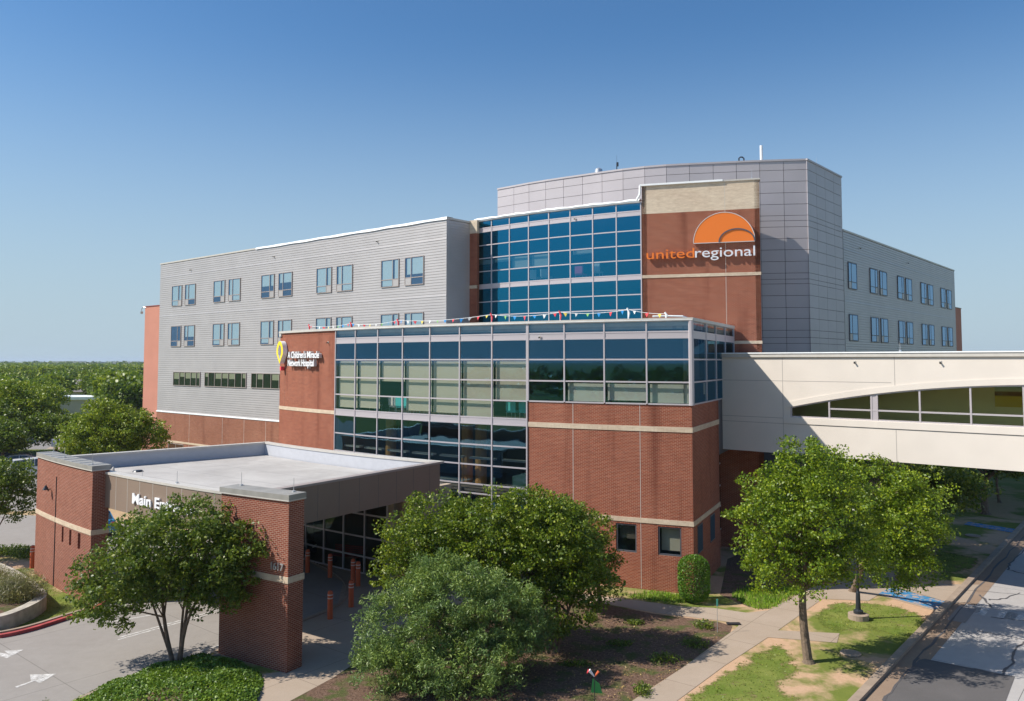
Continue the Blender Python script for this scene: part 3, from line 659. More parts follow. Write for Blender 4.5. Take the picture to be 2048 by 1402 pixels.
# stone bands
part(slab(MB(), FA, -.02, 7.8, 7.62, 7.85, -.1, .03), 'stone_band', 'cream')
part(slab(MB(), FA, S7, LA + .03, 7.58, 7.83, -.1, .03), 'stone_band', 'cream')
part(slab(MB(), FA, S7, LA + .03, 3.17, 3.40, -.1, .03), 'stone_band', 'cream')
for s in (S7 + 2.6, S7 + 6.1): part(slab(MB(), FA, s, s + .025, 0.02, 8.86, 0, .004), 'control_joint', 'coping')
# brick left end (faces away to the left) and right side wall
mb = MB(); e0 = FA.pt(0, 0)[:2]; FE = Plane((e0[0] + .787 * 9.5, e0[1] + .617 * 9.5), 231.9)
slab(mb, FE, 0, 9.5, 0, 12.72, -.3, .0); part(mb, 'brick_wall', 'brick')
mb = MB(); slab(mb, FS, 0.0, 6.1, 0, 8.86, -.3, 0.0); part(mb, 'brick_wall', 'brick')
part(slab(MB(), FS, -.03, 6.13, 7.58, 7.83, -.1, .03), 'stone_band', 'cream'); part(slab(MB(), FS, -.03, 6.13, 3.17, 3.40, -.1, .03), 'stone_band', 'cream')
for s in (.75, 3.6):
    fr = MB(); slab(fr, FS, s, s + 1.1, wz0, wz1, -.02, .02); win = part(fr, 'window', 'frame_dark')
    gl = MB(); slab(gl, FS, s + .07, s + 1.03, wz0 + .07, wz1 - .07, .0, .03); part(gl, 'pane', 'backing', win)  # solid pane, room darkness is in its colour
# recess behind the brick side: set back wall with dark glazing
FS2 = Plane(FS.pt(6.1, 0, -.9)[:2], 25.6)
part(slab(MB(), FS2, 0, 30, 0, 1.0, -.2, .05), 'brick_wall', 'brick'); part(slab(MB(), FS2, 5.2, 30, 1.0, 6.2, -.2, .05), 'brick_wall', 'brick')
def curtain(F, s_list, z_list, spandrels, glass='glass_low', bar=.075, o=0., s_end=True, skip=lambda i, j: False, deep=.06, name='curtain_wall', mull='mull', wave=None):
    """s_list: mullion centres, z_list: rail centres (top to bottom)"""
    mb = MB()
    for i, s in enumerate(s_list): slab(mb, F, s - bar / 2, s + bar / 2, z_list[-1], z_list[0], o - .05, o + deep)
    for j, z in enumerate(z_list):
        for i in range(len(s_list) - 1):
            if skip(i, j) and skip(i, j - 1): continue
            slab(mb, F, s_list[i] + bar / 2, s_list[i + 1] - bar / 2, z - bar / 2, z + bar / 2, o - .03, o + deep - .02)
    cw = part(mb, name, mull)
    grp = MB(); kind = None
    def flush():
        nonlocal grp
        if grp.f: part(grp, 'spandrel' if kind == 's' else 'glazing', {'s': mull, 'w': 'glass_wave', 'g': glass}[kind], cw)
        grp = MB()
    for j in range(len(z_list) - 1):
        kd = 's' if j in spandrels else ('w' if wave and j in wave else 'g')
        if kd != kind: flush(); kind = kd
        for i in range(len(s_list) - 1):
            if skip(i, j): continue
            a, b, d, c = s_list[i] + bar / 2, s_list[i + 1] - bar / 2, z_list[j] - bar / 2, z_list[j + 1] + bar / 2
            if kd == 's': slab(grp, F, a, b, c, d, o - .08, o + deep - .035)
            else: grp.face([F.pt(a, c, o + .015), F.pt(b, c, o + .015), F.pt(b, d, o + .015), F.pt(a, d, o + .015)])
    flush()
    return cw
def shade(F, cw, s0, s1, zt, zb, o=-.20, m='blind'):
    bl = MB(); cs = F.cuts(s0, s1)
    for a, b in zip(cs[:-1], cs[1:]): bl.face([F.pt(a, zb, o), F.pt(b, zb, o), F.pt(b, zt, o), F.pt(a, zt, o)])
    slab(bl, F, s0, s1, zb - .02, zb + .015, o - .012, o + .012)
    return part(bl, 'blind', m, cw)
SL = [7.84] + [7.8 + 2.16 * k for k in range(1, 8)]
ZL = [12.95, 12.42, 12.12, 11.07, 9.97, 8.90, 7.96, 7.62, 6.48, 5.40, 4.36, 3.86, 2.8, 1.6, .15]
cw1 = curtain(FA, SL, ZL, {1, 6}, 'glass_low', wave={7, 8})
SR = [S7 + 2.16 * k for k in range(0, 4)] + [LA - .02]
cw2 = curtain(FA, [s if k else s + .078 for k, s in enumerate(SR)], [12.95, 12.42, 12.12, 11.07, 9.97, 8.91], {1}, 'glass_low')
SS = [.04, 3.1, 5.55, 8.1, 10.75]
cw3 = curtain(FS, SS, [12.95, 12.42, 12.12, 11.07, 9.97, 8.91], {1}, 'glass_low', skip=lambda i, j: False)
part(slab(MB(), FS, 6.1, 10.8, 5.9, 8.88, -.3, -.02), 'metal_wall', 'frame_dark')
curtain(FS2, [.1, 1.6, 3.3, 5.1], [6.1, 4.9, 3.6, 2.4, 1.05], set(), 'glass_low')
# corner post
mb = MB(); p = FA.pt(LA, 0); mb.tube([(p[0], p[1], 8.87), (p[0], p[1], 12.95)], .13, 8); part(mb, 'corner_post', 'mull')
# blinds
bot = {0: 8.12, 1: 8.16, 2: 9.80, 3: 8.15, 4: 8.12, 5: 7.98, 6: 8.93}
for k, zb in bot.items(): shade(FA, cw1, SL[k] + .10, SL[k + 1] - .04, 10.98, zb)
for k, zb in ((1, 8.98), (2, 9.06), (3, 8.98)): shade(FA, cw2, SR[k] + .10, SR[k + 1] - .05, 9.86, zb, m='blind_blue')
shade(FS, cw3, .4, 1.2, 9.86, 9.3); shade(FS, cw3, 3.4, 4.3, 9.86, 9.3)
# interior: floors, back wall, ceiling
def room(F, s0, s1, z0, z1, deep, parent, floors=()):
    mb = MB(); cs = F.cuts(s0, s1, 2.2)
    for a, b in zip(cs[:-1], cs[1:]):
        mb.face([F.pt(a, z0, -deep), F.pt(b, z0, -deep), F.pt(b, z1, -deep), F.pt(a, z1, -deep)])
    for s in (s0, s1): mb.face([F.pt(s, z0, -deep), F.pt(s, z0, -.12), F.pt(s, z1, -.12), F.pt(s, z1, -deep)])
    part(mb, 'interior_wall', 'room', parent)
    mb = MB()
    for zf in floors:
        slab(mb, F, s0 + .01, s1 - .01, zf - .16, zf, -deep + .02, -.12)
    part(mb, 'floor_slab', 'room_floor', parent)
room(FA, 7.7, S7 - .04, 0, 12.7, 6, cw1, (.1, 4.1, 7.84, 12.3))
room(FA, S7, LA - .4, 8.2, 12.7, 5, cw2, (8.5, 12.3))
room(FS, 6.6, 10.6, 8.2, 12.7, 3, cw3, (8.5,)) 
room(FS2, .1, 5.1, .9, 6.2, 3, HB, (1.0, 6.1))
for sc in (17.9, 18.9, 11.5):
    mb = MB(); p = FA.pt(sc, 0, -1.6); mb.tube([(p[0], p[1], .1), (p[0], p[1], 7.6)], .33, 14); part(mb, 'interior_column', 'wood', smooth=True)
mb = MB()
for k in range(7): slab(mb, FA, SL[k] + .3, SL[k + 1] - .2, 5.62, 5.72, -.8, -.5)
part(mb, 'light_shelf', 'mull')
# roof slab + coping of the low block
roofp = [FA.pt(LA * k / 30, 0, -.2)[:2] for k in range(31)] + [FS.pt(10.9, 0, -.2)[:2], (15.3, 56.0), (6, 56), (-2.4, 57.4), FWR.pt(.0, 0, .05)[:2], FW.pt(22, 0, .05)[:2], FE.pt(.0, 0, -.2)[:2]]
mb = MB(); mb.prism(roofp, 12.55, 12.75); part(mb, 'roof', 'roof')
mb = MB(); slab(mb, FA, -.03, LA + .12, 12.93, 13.08, -.45, .12); slab(mb, FA, .02, LA, 12.7, 12.93, -.42, -.1); part(mb, 'coping', 'coping')
mb = MB(); slab(mb, FA, 7.84, LA + .10, 12.965, 12.985, .11, .135); part(mb, 'flashing', 'white_tarp')
mb = MB(); slab(mb, FS, .0, 10.7, 12.93, 13.08, -.45, .12); part(mb, 'coping', 'coping')
mb = MB(); slab(mb, FA, -.02, 7.78, 12.72, 12.94, -.3, .01); part(mb, 'parapet', 'brick')
mb = MB(); slab(mb, FE, 0, 9.6, 12.72, 12.9, -.3, .03); part(mb, 'coping', 'coping')

# --- upper curved glass
UZ = 20.92
UL = [0.06, 1.53] + [1.53 + 1.632 * k for k in range(1, 8)]
UZL = [20.92, 20.40, 20.13, 19.17, 18.24, 17.31, 16.37, 16.10, 15.14, 14.2, 13.3, 12.8]
cw4 = curtain(FG, UL, UZL, {1, 6}, 'glass_up', bar=.07)
room(FG, .05, 12.95, 12.6, 20.9, 6, cw4, (12.75, 16.25, 20.3))
for k, zt, zb in ((0, 18.15, 17.85), (1, 18.15, 17.92), (2, 18.15, 17.4), (3, 18.15, 17.4), (5, 18.2, 17.95)): shade(FG, cw4, UL[k] + .1, UL[k + 1] - .04, zt, zb)
mb = MB()
N_ = 60
for k in range(N_):      # loose white membrane bulging over the top edge
    a, b = 13.0 * k / N_ - .1, 13.0 * (k + 1) / N_ - .1
    f = lambda s: .02 * math.sin(s * 2.1) + .015 * math.sin(s * 5.3)
    P = FG.pt; za, zb = UZ + .2 + f(a), UZ + .2 + f(b); la, lb = UZ - .02 + .6 * f(a + 1), UZ - .02 + .6 * f(b + 1)
    mb.face([P(a, la, .12), P(b, lb, .12), P(b, (lb + zb) / 2, .2), P(a, (la + za) / 2, .2)]); mb.face([P(a, (la + za) / 2, .2), P(b, (lb + zb) / 2, .2), P(b, zb, .1), P(a, za, .1)])
    mb.face([P(a, za, .1), P(b, zb, .1), P(b, zb, -.8), P(a, za, -.8)])
part(mb, 'roof_membrane_edge', 'white_tarp', smooth=True)
# narrow brick return between wing and glass
FN = Plane(FWR.pt(2.3, 0)[:2], 118); pw = .62
part(slab(MB(), FN, 0, pw, 12.6, 20.05, -.3, .0), 'brick_wall', 'brick'); part(slab(MB(), FN, 0, pw, 20.05, 21.0, -.3, .01), 'cream_wall', 'cream_wall')
part(slab(MB(), FN, 0, pw, 16.12, 16.34, -.2, .03), 'stone_band', 'cream')
# solid core behind everything
mb = MB(); core = [FWR.pt(2.3, 0, -.5)[:2], FG.pt(0, 0, -6.1)[:2], FG.pt(6, 0, -6.1)[:2], FG.pt(12.9, 0, -6.1)[:2], (14.4, 56.5), (20.3, 56.6), off((20.3, 56.6), 0, 24), off(FW.pt(41.3, 0)[:2], 0, 20)]
mb.prism(core, 0, UZ); part(mb, 'core_body', 'panel')
mb = MB(); mb.prism([FWR.pt(.3, 0, -.3)[:2]] + [FG.pt(12.9 * k / 16, 0, -.1)[:2] for k in range(17)] + [(14.4, 56.4), (8, 60), (-1, 66)], UZ - .1, UZ + .02); part(mb, 'roof', 'roof')

# --- brick tower
TZ = 21.88
part(slab(MB(), FP, 0, 7.02, 0, 20.14, -.35, 0), 'brick_wall', 'brick')
part(slab(MB(), FP, 0, 7.02, 20.14, TZ, -.35, .0), 'cream_wall', 'cream_wall')
part(slab(MB(), FP, -.02, 7.05, 16.12, 16.31, -.1, .03), 'stone_band', 'cream')
part(slab(MB(), FP, -.02, 7.05, 12.02, 12.2, -.1, .03), 'stone_band', 'cream')
FPR = Plane(FP.pt(7.02, 0)[:2], 16.6)
mb = MB(); slab(mb, FPR, 0.0, 7.4, 0, TZ, -.3, 0); part(mb, 'brick_wall', 'brick')
FPL = Plane(FP.pt(0, 0, 0)[:2], 16.6 + 180)
mb = MB(); slab(mb, FPL, -7.4, 0, 0, TZ, -.3, 0); part(mb, 'brick_wall', 'brick')
mb = MB(); slab(mb, FP, -.05, 7.07, TZ, TZ + .09, -.6, .06); part(mb, 'coping', 'coping')
mb = MB(); slab(mb, FP, -.12, 4.9, TZ + .02, TZ + .13, -.7, .11); part(mb, 'roof_membrane_edge', 'white_tarp')
mb = MB(); p = FP.pt(-.1, 0, .06); mb.tube([(p[0], p[1], TZ + .05), (p[0] - .02, p[1], TZ - .5), (p[0] - .22, p[1], UZ + .1)], .07, 8); part(mb, 'drain_hose', 'white_tarp', smooth=True)
mb = MB(); mb.prism([FP.pt(0.05, 0, -.1)[:2], FP.pt(6.97, 0, -.1)[:2], FPR.pt(7.3, 0, -.1)[:2], FPL.pt(-7.3, 0, -.1)[:2]], TZ - .3, TZ - .1); part(mb, 'roof', 'roof')
part(slab(MB(), FP, 5.0, 5.022, 12.2, TZ, 0, .004), 'control_joint', 'coping')

# --- penthouse and panel-clad tower
pk = [(-1.18, 65.38), (.15, 64.25), (1.33, 63.2), (2.6, 62.24), (3.92, 61.32), (5.29, 60.42), (6.65, 59.5), (8.08, 58.6), (9.54, 57.84), (11.0, 57.3), (12.56, 56.93), (14.16, 56.63), (15.71, 56.33), (17.26, 56.05), (18.84, 55.83), (20.43, 55.64)]
PZ = 24.85
zr = [PZ, 24.22, 23.42, 22.63, 21.83, 21.04, 20.68, 20.25, 19.44, 18.66, 17.85, 17.04, 16.62, 16.3, 15.49, 14.66, 13.9, 13.1, 12.6, 12.2, 11.4, 10.6]
def panels(mb, a, b, zs, gap=.028, o=.0):
    A, B = Vector(a), Vector(b); d = (B - A).normalized(); n_ = Vector((d.y, -d.x))
    for z1, z0 in zip(zs[:-1], zs[1:]):
        p, q = A + d * gap / 2, B - d * gap / 2; pi, qi = p - n_ * .04, q - n_ * .04
        mb.hexa([(*p, z0 + gap / 2), (*q, z0 + gap / 2), (*qi, z0 + gap / 2), (*pi, z0 + gap / 2), (*p, z1 - gap / 2), (*q, z1 - gap / 2), (*qi, z1 - gap / 2), (*pi, z1 - gap / 2)])
mb = MB()
for k in range(15):
    panels(mb, pk[k], pk[k + 1], zr if k >= 12 else zr[:6])
fs = [FR.pt(-7.08 + s, 0)[:2] for s in (0, 1.75, 3.5, 5.3, 7.08)]
for k in range(4): panels(mb, fs[k], fs[k + 1], zr)
part(mb, 'metal_panel_wall', 'panel')
pin = [(p[0] + .02, p[1] + .05) for p in pk]
mb = MB(); mb.prism(pin + [FR.pt(-.02, 0, -.06)[:2], off(FR.pt(0, 0, -.05)[:2], -12, -1), off(pk[0], 6, 3)], UZ - .05, PZ - .06); part(mb, 'penthouse_body', 'joint')
mb = MB(); mb.prism(pin[12:] + [FR.pt(-.02, 0, -.06)[:2], off(FR.pt(0, 0, -.06)[:2], -6, 6), off(pin[12], 1, 7)], 0, UZ - .05); part(mb, 'tower_body', 'joint')
mb = MB()
for k in range(15):
    A, B = Vector(pk[k]), Vector(pk[k + 1]); d = (B - A).normalized(); n_ = Vector((d.y, -d.x)) * .05; m_ = n_ * -8
    mb.hexa([(*(A + n_), PZ), (*(B + n_), PZ), (*(B + m_), PZ), (*(A + m_), PZ), (*(A + n_), PZ + .13), (*(B + n_), PZ + .13), (*(B + m_), PZ + .13), (*(A + m_), PZ + .13)])
slab(mb, FR, -7.1, .04, PZ, PZ + .13, -.4, .05); part(mb, 'coping', 'panel')
# --- right wing
part(siding(MB(), FR, 0.02, 36.35, 6.0, WZ, gaps=(15.6, 19.55)), 'siding_wall', 'siding')
part(slab(MB(), FR, 0, 36.35, 0, 6.0, -.3, .05), 'brick_wall', 'brick_far')
mb = MB(); q0, q1 = FR.pt(0, 0, -.3)[:2], FR.pt(36.35, 0, -.3)[:2]
mb.prism([q0, q1, off(q1, -18, 0), off(q0, -18, 0)], 0, WZ - .05); part(mb, 'wing_body', 'siding')
part(slab(MB(), FR, 0.02, 36.4, WZ, WZ + .14, -.4, .05), 'coping', 'coping')
for z in (16.5, 12.52):
    wing_window(FR, .92, z, False, 1, frame='frame_dark')
    for k in range(4):
        s = 6.28 + 7.87 * k
        wing_window(FR, s, z, True, 1, frame='frame_dark'); wing_window(FR, s + 2.62, z, False, 1, frame='frame_dark')
# --- stair towers at the ends
FLr = Plane((-40.85, 90.45), 130.6)
mb = MB(); slab(mb, FLr, 0, 8, 0, 17.0, -9, 0); st = part(mb, 'stair_tower', 'stucco'); 
for z in (5.7, 8.2, 10.3, 12.6, 15.2): part(slab(MB(), FLr, 0.0, 8, z, z + .04, -.05, .004), 'control_joint', 'stucco', st)
mb = MB(); slab(mb, FLr, -.06, 8, 17.0, 17.08, -9, .06); part(mb, 'coping', 'stucco_dark', st)
FRr = Plane(FR.pt(36.5, 0, -.9)[:2], 40.2)
mb = MB(); slab(mb, FRr, 0, 7.2, 0, 17.05, -8, .0); st = part(mb, 'stair_tower', 'stucco')
mb = MB(); slab(mb, FRr, -.05, 7.25, 17.05, 17.15, -8, .05); part(mb, 'coping', 'bronze', st)

# ------------------------------------------------------------------ pedestrian bridge
BR = thing('pedestrian_bridge', 'long white enclosed footbridge with arched windows crossing above the street', 'bridge', (*FK.pt(10, 0)[:2], 0))
KW = 4.2; BZ0, BZ1 = 6.12, 11.2; BL = 52.
def archz(s):
    c = 15.9
    if s > 2 * c: s = c
    return 9.96 - 1.38 * (abs(s - c) / (c - 3.86)) ** 2
sill = 8.06; WS0 = 3.86; WS1 = 2 * 15.9 - 3.86
mb = MB(); slab(mb, FK, 0, BL, BZ0, sill, -.25, 0); slab(mb, FK, 0, WS0, sill, BZ1, -.25, 0); slab(mb, FK, WS1, BL, sill, BZ1, -.25, 0)
n_ = 48
for k in range(n_):
    a, b = WS0 + (WS1 - WS0) * k / n_, WS0 + (WS1 - WS0) * (k + 1) / n_; za, zb = archz(a), archz(b); P = FK.pt
    mb.face([P(a, za, 0), P(b, zb, 0), P(b, BZ1, 0), P(a, BZ1, 0)]); mb.face([P(a, za, -.25), P(b, zb, -.25), P(b, zb, 0), P(a, za, 0)])
    mb.face([P(b, zb, -.25), P(a, za, -.25), P(a, BZ1, -.25), P(b, BZ1, -.25)])
part(mb, 'bridge_wall', 'precast', BR)
mb = MB()                                   # raised arch surround and sill band
for k in range(n_):
    a, b = WS0 - .3 + (WS1 - WS0 + .6) * k / n_, WS0 - .3 + (WS1 - WS0 + .6) * (k + 1) / n_; P = FK.pt
    za, zb = archz(a), archz(b); e = .04
    p = [P(a, za, .004), P(b, zb, .004), P(b, zb + .28, .004), P(a, za + .28, .004), P(a, za, e), P(b, zb, e), P(b, zb + .28, e), P(a, za + .28, e)]
    mb.face([p[4], p[5], p[6], p[7]]); mb.face([p[7], p[6], p[2], p[3]]); mb.face([p[0], p[1], p[5], p[4]])
slab(mb, FK, 3.5, WS1 + .3, 7.72, 8.03, .003, .045)
part(mb, 'arch_surround', 'precast', BR)
mb = MB()
for s in (3.46, 9.05, 14.6, 20.2, 25.8, 31.4, 37, 42.6, 48.2):
    slab(mb, FK, s, s + .025, BZ0, 7.70, -.02, .004)
    slab(mb, FK, s, s + .025, archz(s) + .3 if WS0 < s < WS1 else 7.7, BZ1, -.02, .004)
slab(mb, FK, 0, BL, 7.68, 7.705, -.02, .004); slab(mb, FK, 0, 8.9, 9.93, 9.955, -.02, .004); slab(mb, FK, 0, 3.46, 7.97, 7.995, -.02, .004)
part(mb, 'panel_joint', 'precast_joint', BR)
mb = MB(); slab(mb, FK, -.05, BL, BZ1 - .0, BZ1 + .19, -KW - .1, .10); part(mb, 'bridge_roof', 'coping', BR)
mb = MB(); slab(mb, FK, -.05, BL, BZ1 + .19, BZ1 + .25, -KW - .12, .14); part(mb, 'roof_edge', 'white_tarp', BR)
mb = MB(); slab(mb, FK, 0.02, BL, BZ0 + .0, BZ0 + .3, -KW, -.26); slab(mb, FK, 0.02, BL, BZ0 + .9, BZ0 + 1.0, -KW + .25, -.25); part(mb, 'bridge_deck', 'tan_concrete', BR)
mb = MB(); slab(mb, FK, 0, BL, BZ0 + .31, BZ1, -KW, -KW + .25); part(mb, 'back_wall', mat('bridge_interior', (.70, .70, .42), .8), BR)
fr = MB(); t = .07
cuts = [5.87, 7.93, 8.2, 10.14, 12.3, 14.4, 16.5, 18.6, 20.7, 22.8, 23.6, 25.9]
for s in [WS0 + .03] + cuts + [WS1 - .03]: slab(fr, FK, s - .04, s + .04, sill, archz(s) + .03, -.16, -.03)
slab(fr, FK, 7.97, 8.16, sill, archz(8), -.15, -.05)
slab(fr, FK, WS0, WS1, sill - .0, sill + .06, -.17, -.04); slab(fr, FK, 5.87, 25.9, 8.52, 8.60, -.15, -.04)
for k in range(n_):
    a, b = WS0 + (WS1 - WS0) * k / n_, WS0 + (WS1 - WS0) * (k + 1) / n_; P = FK.pt; za, zb = archz(a), archz(b)
    fr.face([P(a, za - .07, -.04), P(b, zb - .07, -.04), P(b, zb, -.04), P(a, za, -.04)]); fr.face([P(a, za - .07, -.15), P(b, zb - .07, -.15), P(b, zb - .07, -.04), P(a, za - .07, -.04)])
win = part(fr, 'arched_window', 'mull', BR)
gl = MB()
for k in range(n_):
    a, b = WS0 + (WS1 - WS0) * k / n_, WS0 + (WS1 - WS0) * (k + 1) / n_; P = FK.pt
    gl.face([P(a, sill, -.10), P(b, sill, -.10), P(b, archz(b), -.10), P(a, archz(a), -.10)])
part(gl, 'pane', 'glass_bridge', win)
for s in (12.6, 14.7, 16.8, 18.9):
    mb = MB(); slab(mb, FK, s, s + 1.15, 8.75, 9.85, -KW + .26, -KW + .31)
    tag(mb.build('picture', 'picture'), 'yellow and teal landscape canvas hanging inside the white footbridge', 'picture', 'landscape canvases inside the footbridge')
for s in (34, 50):
    mb = MB(); slab(mb, FK, s, s + .8, 0, BZ0, -KW + .4, -.4); part(mb, 'bridge_pier', 'precast', BR)

# ------------------------------------------------------------------ entrance canopy
CN = thing('entrance_canopy', 'drive-through entrance canopy with flat grey roof, taupe fascia and curved brick end walls', 'canopy', (-14, 42, 0))
def arcs(rad, a0, a1): return Arc(rad, a0), R(a0 - a1) * rad
RT = 74.55
def brick_pier(a0, a1, name, slits=()):
    F, L = arcs(RT, a0, a1); mb = MB()
    if slits:
        slab(mb, F, 0, L, 0, 2.28, -.75, 0); slab(mb, F, 0, L, 3.02, 6.02, -.75, 0); e = 0
        for s, w_ in slits: slab(mb, F, e, s, 2.28, 3.02, -.75, 0); e = s + w_
        slab(mb, F, e, L, 2.28, 3.02, -.75, 0)
    else: slab(mb, F, 0, L, 0, 6.02, -.75, 0)
    pr = part(mb, name, 'brick_canopy', CN)
    mb = MB(); slab(mb, F, -.03, L + .03, 3.1, 3.33, -.78, .03); part(mb, 'stone_band', 'cream', pr)
    mb = MB(); slab(mb, F, -.05, L + .05, 6.02, 6.22, -.80, .06); part(mb, 'cap', 'cap', pr)
    mb = MB(); slab(mb, F, -.052, L + .052, 5.99, 6.03, -.803, .065); part(mb, 'cap_trim', 'coping', pr)
    return F, L, pr
FWL, LW, pw_ = brick_pier(47.2, 41.05, 'brick_end_wall', [(4.4, .26), (5.42, .28), (6.5, .32)])
mb = MB()
for s in range(0, 8, 1): slab(mb, FWL, s + .5, s + .53, 6.22, 6.245, -.78, .04)
part(mb, 'cap_seam', 'galv', pw_)
mb = MB(); slab(mb, FWL, 3.42, 3.46, 0, 5.3, -.02, .03); part(mb, 'dark_strip', 'pole', pw_)  # thin dark vertical strip on the face of the end wall
FPI, LP_, pp_ = brick_pier(33.3, 30.5, 'brick_pier')
AL, AR = 47.5, 32.8; RF, RB = 73.98, 61.9
FF, LF = arcs(RF, 47.2, AR); FB, LB = arcs(RB, AL, AR)
Z0, Z1 = 4.3, 5.9
# front fascia between wall and pier, back parapet, side fascias
mb = MB(); slab(mb, FF, R(47.2 - 41.05) * RF, LF, Z0, Z1 - .1, -.2, 0); part(mb, 'fascia', 'bronze', CN)
mb = MB()
for k in range(1, 9):
    s = R(47.2 - 41.05) * RF + 1.1 * k; slab(mb, FF, s, s + .02, Z0, Z1 - .1, -.02, .004)
part(mb, 'fascia_joint', 'coping', CN)
mb = MB(); slab(mb, FF, 0, LF, Z1 - .1, Z1, -.4, .03); part(mb, 'fascia_coping', 'coping', CN)
def pol(a, r): return (Arc.C[0] - r * math.sin(R(a)), Arc.C[1] - r * math.cos(R(a)))
def side_plane(a, r0, r1, rightside):
    p, q = pol(a, r0), pol(a, r1); return p, q
pR0, pR1 = pol(AR, RF), pol(AR, RB)
FSr = Plane(pR0, math.degrees(math.atan2(pR1[0] - pR0[0], pR1[1] - pR0[1]))); LR = math.dist(pR0, pR1)
mb = MB(); slab(mb, FSr, 0, LR, Z0, Z1 - .1, -.25, 0.0); part(mb, 'fascia', 'bronze', CN)
mb = MB()
for k in range(1, 10): slab(mb, FSr, k * 1.25, k * 1.25 + .02, Z0, Z1 - .1, -.02, .004)
part(mb, 'fascia_joint', 'soffit', CN)
mb = MB(); slab(mb, FSr, 0, LR, Z1 - .1, Z1, -.35, .04); part(mb, 'fascia_coping', 'frame', CN)
pL0, pL1 = pol(AL, RB), pol(AL, RF - .4)
FSl = Plane(pL0, math.degrees(math.atan2(pL1[0] - pL0[0], pL1[1] - pL0[1]))); LL = math.dist(pL0, pL1)
mb = MB(); slab(mb, FSl, 0, LL, Z0, Z1 - .1, -.3, 0); part(mb, 'fascia', 'parapet_in', CN)
mb = MB(); slab(mb, FSl, 0, LL, Z1 - .1, Z1, -.4, .03); part(mb, 'fascia_coping', 'coping', CN)
mb = MB(); slab(mb, FB, 0, LB - .26, Z0, Z1 - .1, -.3, 0.); part(mb, 'parapet', 'parapet_in', CN)
mb = MB(); slab(mb, FB, 0, LB, Z1 - .1, Z1, -.35, .04); part(mb, 'fascia_coping', 'coping', CN)
mb = MB(); slab(mb, Arc(RF - .2, AL), 0.1, R(AL - AR) * (RF - .2) - .1, 5.0, 5.12, -(RF - RB) + .3, 0); part(mb, 'canopy_roof', 'roof', CN)
mb = MB(); slab(mb, Arc(RF - .2, AL), 0.1, R(AL - AR) * (RF - .2) - .1, Z0 + .02, Z0 + .12, -(RF - RB) + .3, 0); part(mb, 'soffit', 'soffit', CN)
FV = Arc(63.4, 43.5); LV = R(43.5 - 34.7) * 63.4
VS = [.06 + (LV - .12) * k / 6 for k in range(7)]
vb = curtain(FV, VS, [4.25, 3.1, 1.95, .95, .12], set(), 'glass_strip', name='vestibule_glazing')
mb = MB(); slab(mb, FV, .05, LV, 0, 4.28, -3.2, -2.6); part(mb, 'vestibule_wall', 'room', vb)
for a, b in ((0, .12), (LV - .02, LV + .35)): part(slab(MB(), FV, a, b, 0, 4.28, -4.6, .02), 'vestibule_side', 'tan_concrete', vb)
mb = MB(); slab(mb, FV, .1, LV, 3.9, 4.27, -4.6, -.12); part(mb, 'vestibule_ceiling', 'room', vb)
for a, r in ((33.5, 63.3), (47, 62.6)):
    F, L = arcs(r, a + .35, a - .35); mb = MB(); slab(mb, F, 0, L, 0, Z0 + .01, -.7, 0); part(mb, 'column', 'tan_concrete', CN)
for a, r in ((41.5, 74.6), (44.5, 74.5), (46.8, 74.2), (42, 72), (33, 74.2), (30.8, 74.2), (36.5, 74.0)):   # lightning rods
    p = pol(a, r - .25); z = 6.22 if a > 41 or a < 33.4 else 5.9
    if r < 73: z = 5.12
    mb = MB(); mb.tube([(0, 0, 0), (0, 0, .05), (0, 0, .051), (0, 0, .5)], [.07, .07, .012, .008], 6)
    tag(mb.build('lightning_rod', 'galv', origin=None), 'thin metal lightning rod on the canopy roof edge', 'lightning rod', 'lightning rods on the canopy').location = (p[0], p[1], z)
p = pol(44.9, 70.5); mb = MB(); mb.tube([(0, 0, 0), (0, 0, .08), (0, 0, .1)], [.28, .22, .05], 12)
o = tag(mb.build('roof_drain', 'pole'), 'small dark drain dome on the grey canopy roof', 'roof drain'); o.location = (p[0], p[1], 5.12)
p = pol(45.5, 71.5); mb = MB(); mb.tube([(0, 0, 0), (0, 0, .2), (0, 0, .28)], [.09, .07, .03], 8)
o = tag(mb.build('roof_vent_pipe', 'coping'), 'short pale vent pipe on the grey canopy roof', 'vent pipe'); o.location = (p[0], p[1], 5.12)

# ------------------------------------------------------------------ writing and emblems
def text_part(body, F, s, z, o, size, name, m, parent, width=None, depth=.06, bold=0., edge=None):
    cu = bpy.data.curves.new('t', 'FONT'); cu.body = body; cu.size = 1; cu.extrude = .5; cu.offset = bold; cu.resolution_u = 4
    ob = bpy.data.objects.new('t', cu); COL.objects.link(ob)
    me = bpy.data.meshes.new_from_object(ob.evaluated_get(bpy.context.evaluated_depsgraph_get()))
    bpy.data.objects.remove(ob); bpy.data.curves.remove(cu)
    V = [v.co.copy() for v in me.vertices]; x0 = min(v.x for v in V); x1 = max(v.x for v in V)
    sx = (width / (x1 - x0)) if width else size
    mb = MB(); mb.v = [F.pt(s + (v.x - x0) * sx, z + v.y * size, o + (v.z + .5) * depth) for v in V]
    mb.f = [tuple(p.vertices) for p in me.polygons]; mb.uv = [(0, 0)] * sum(len(f) for f in mb.f)
    bpy.data.meshes.remove(me)
    ob = mb.build(name, m, parent)
    if edge:
        ob.data.materials.append(M[edge])
        nn = Vector(F.pt(s, z, 1)) - Vector(F.pt(s, z, 0))
        for p in ob.data.polygons:
            if abs(p.normal.dot(nn)) < .8: p.material_index = 1
    return ob
SG = thing('wall_sign', 'orange half sun emblem above orange and pale grey lettering on the brick tower', 'sign', FP.pt(3.5, 17.3, .1))
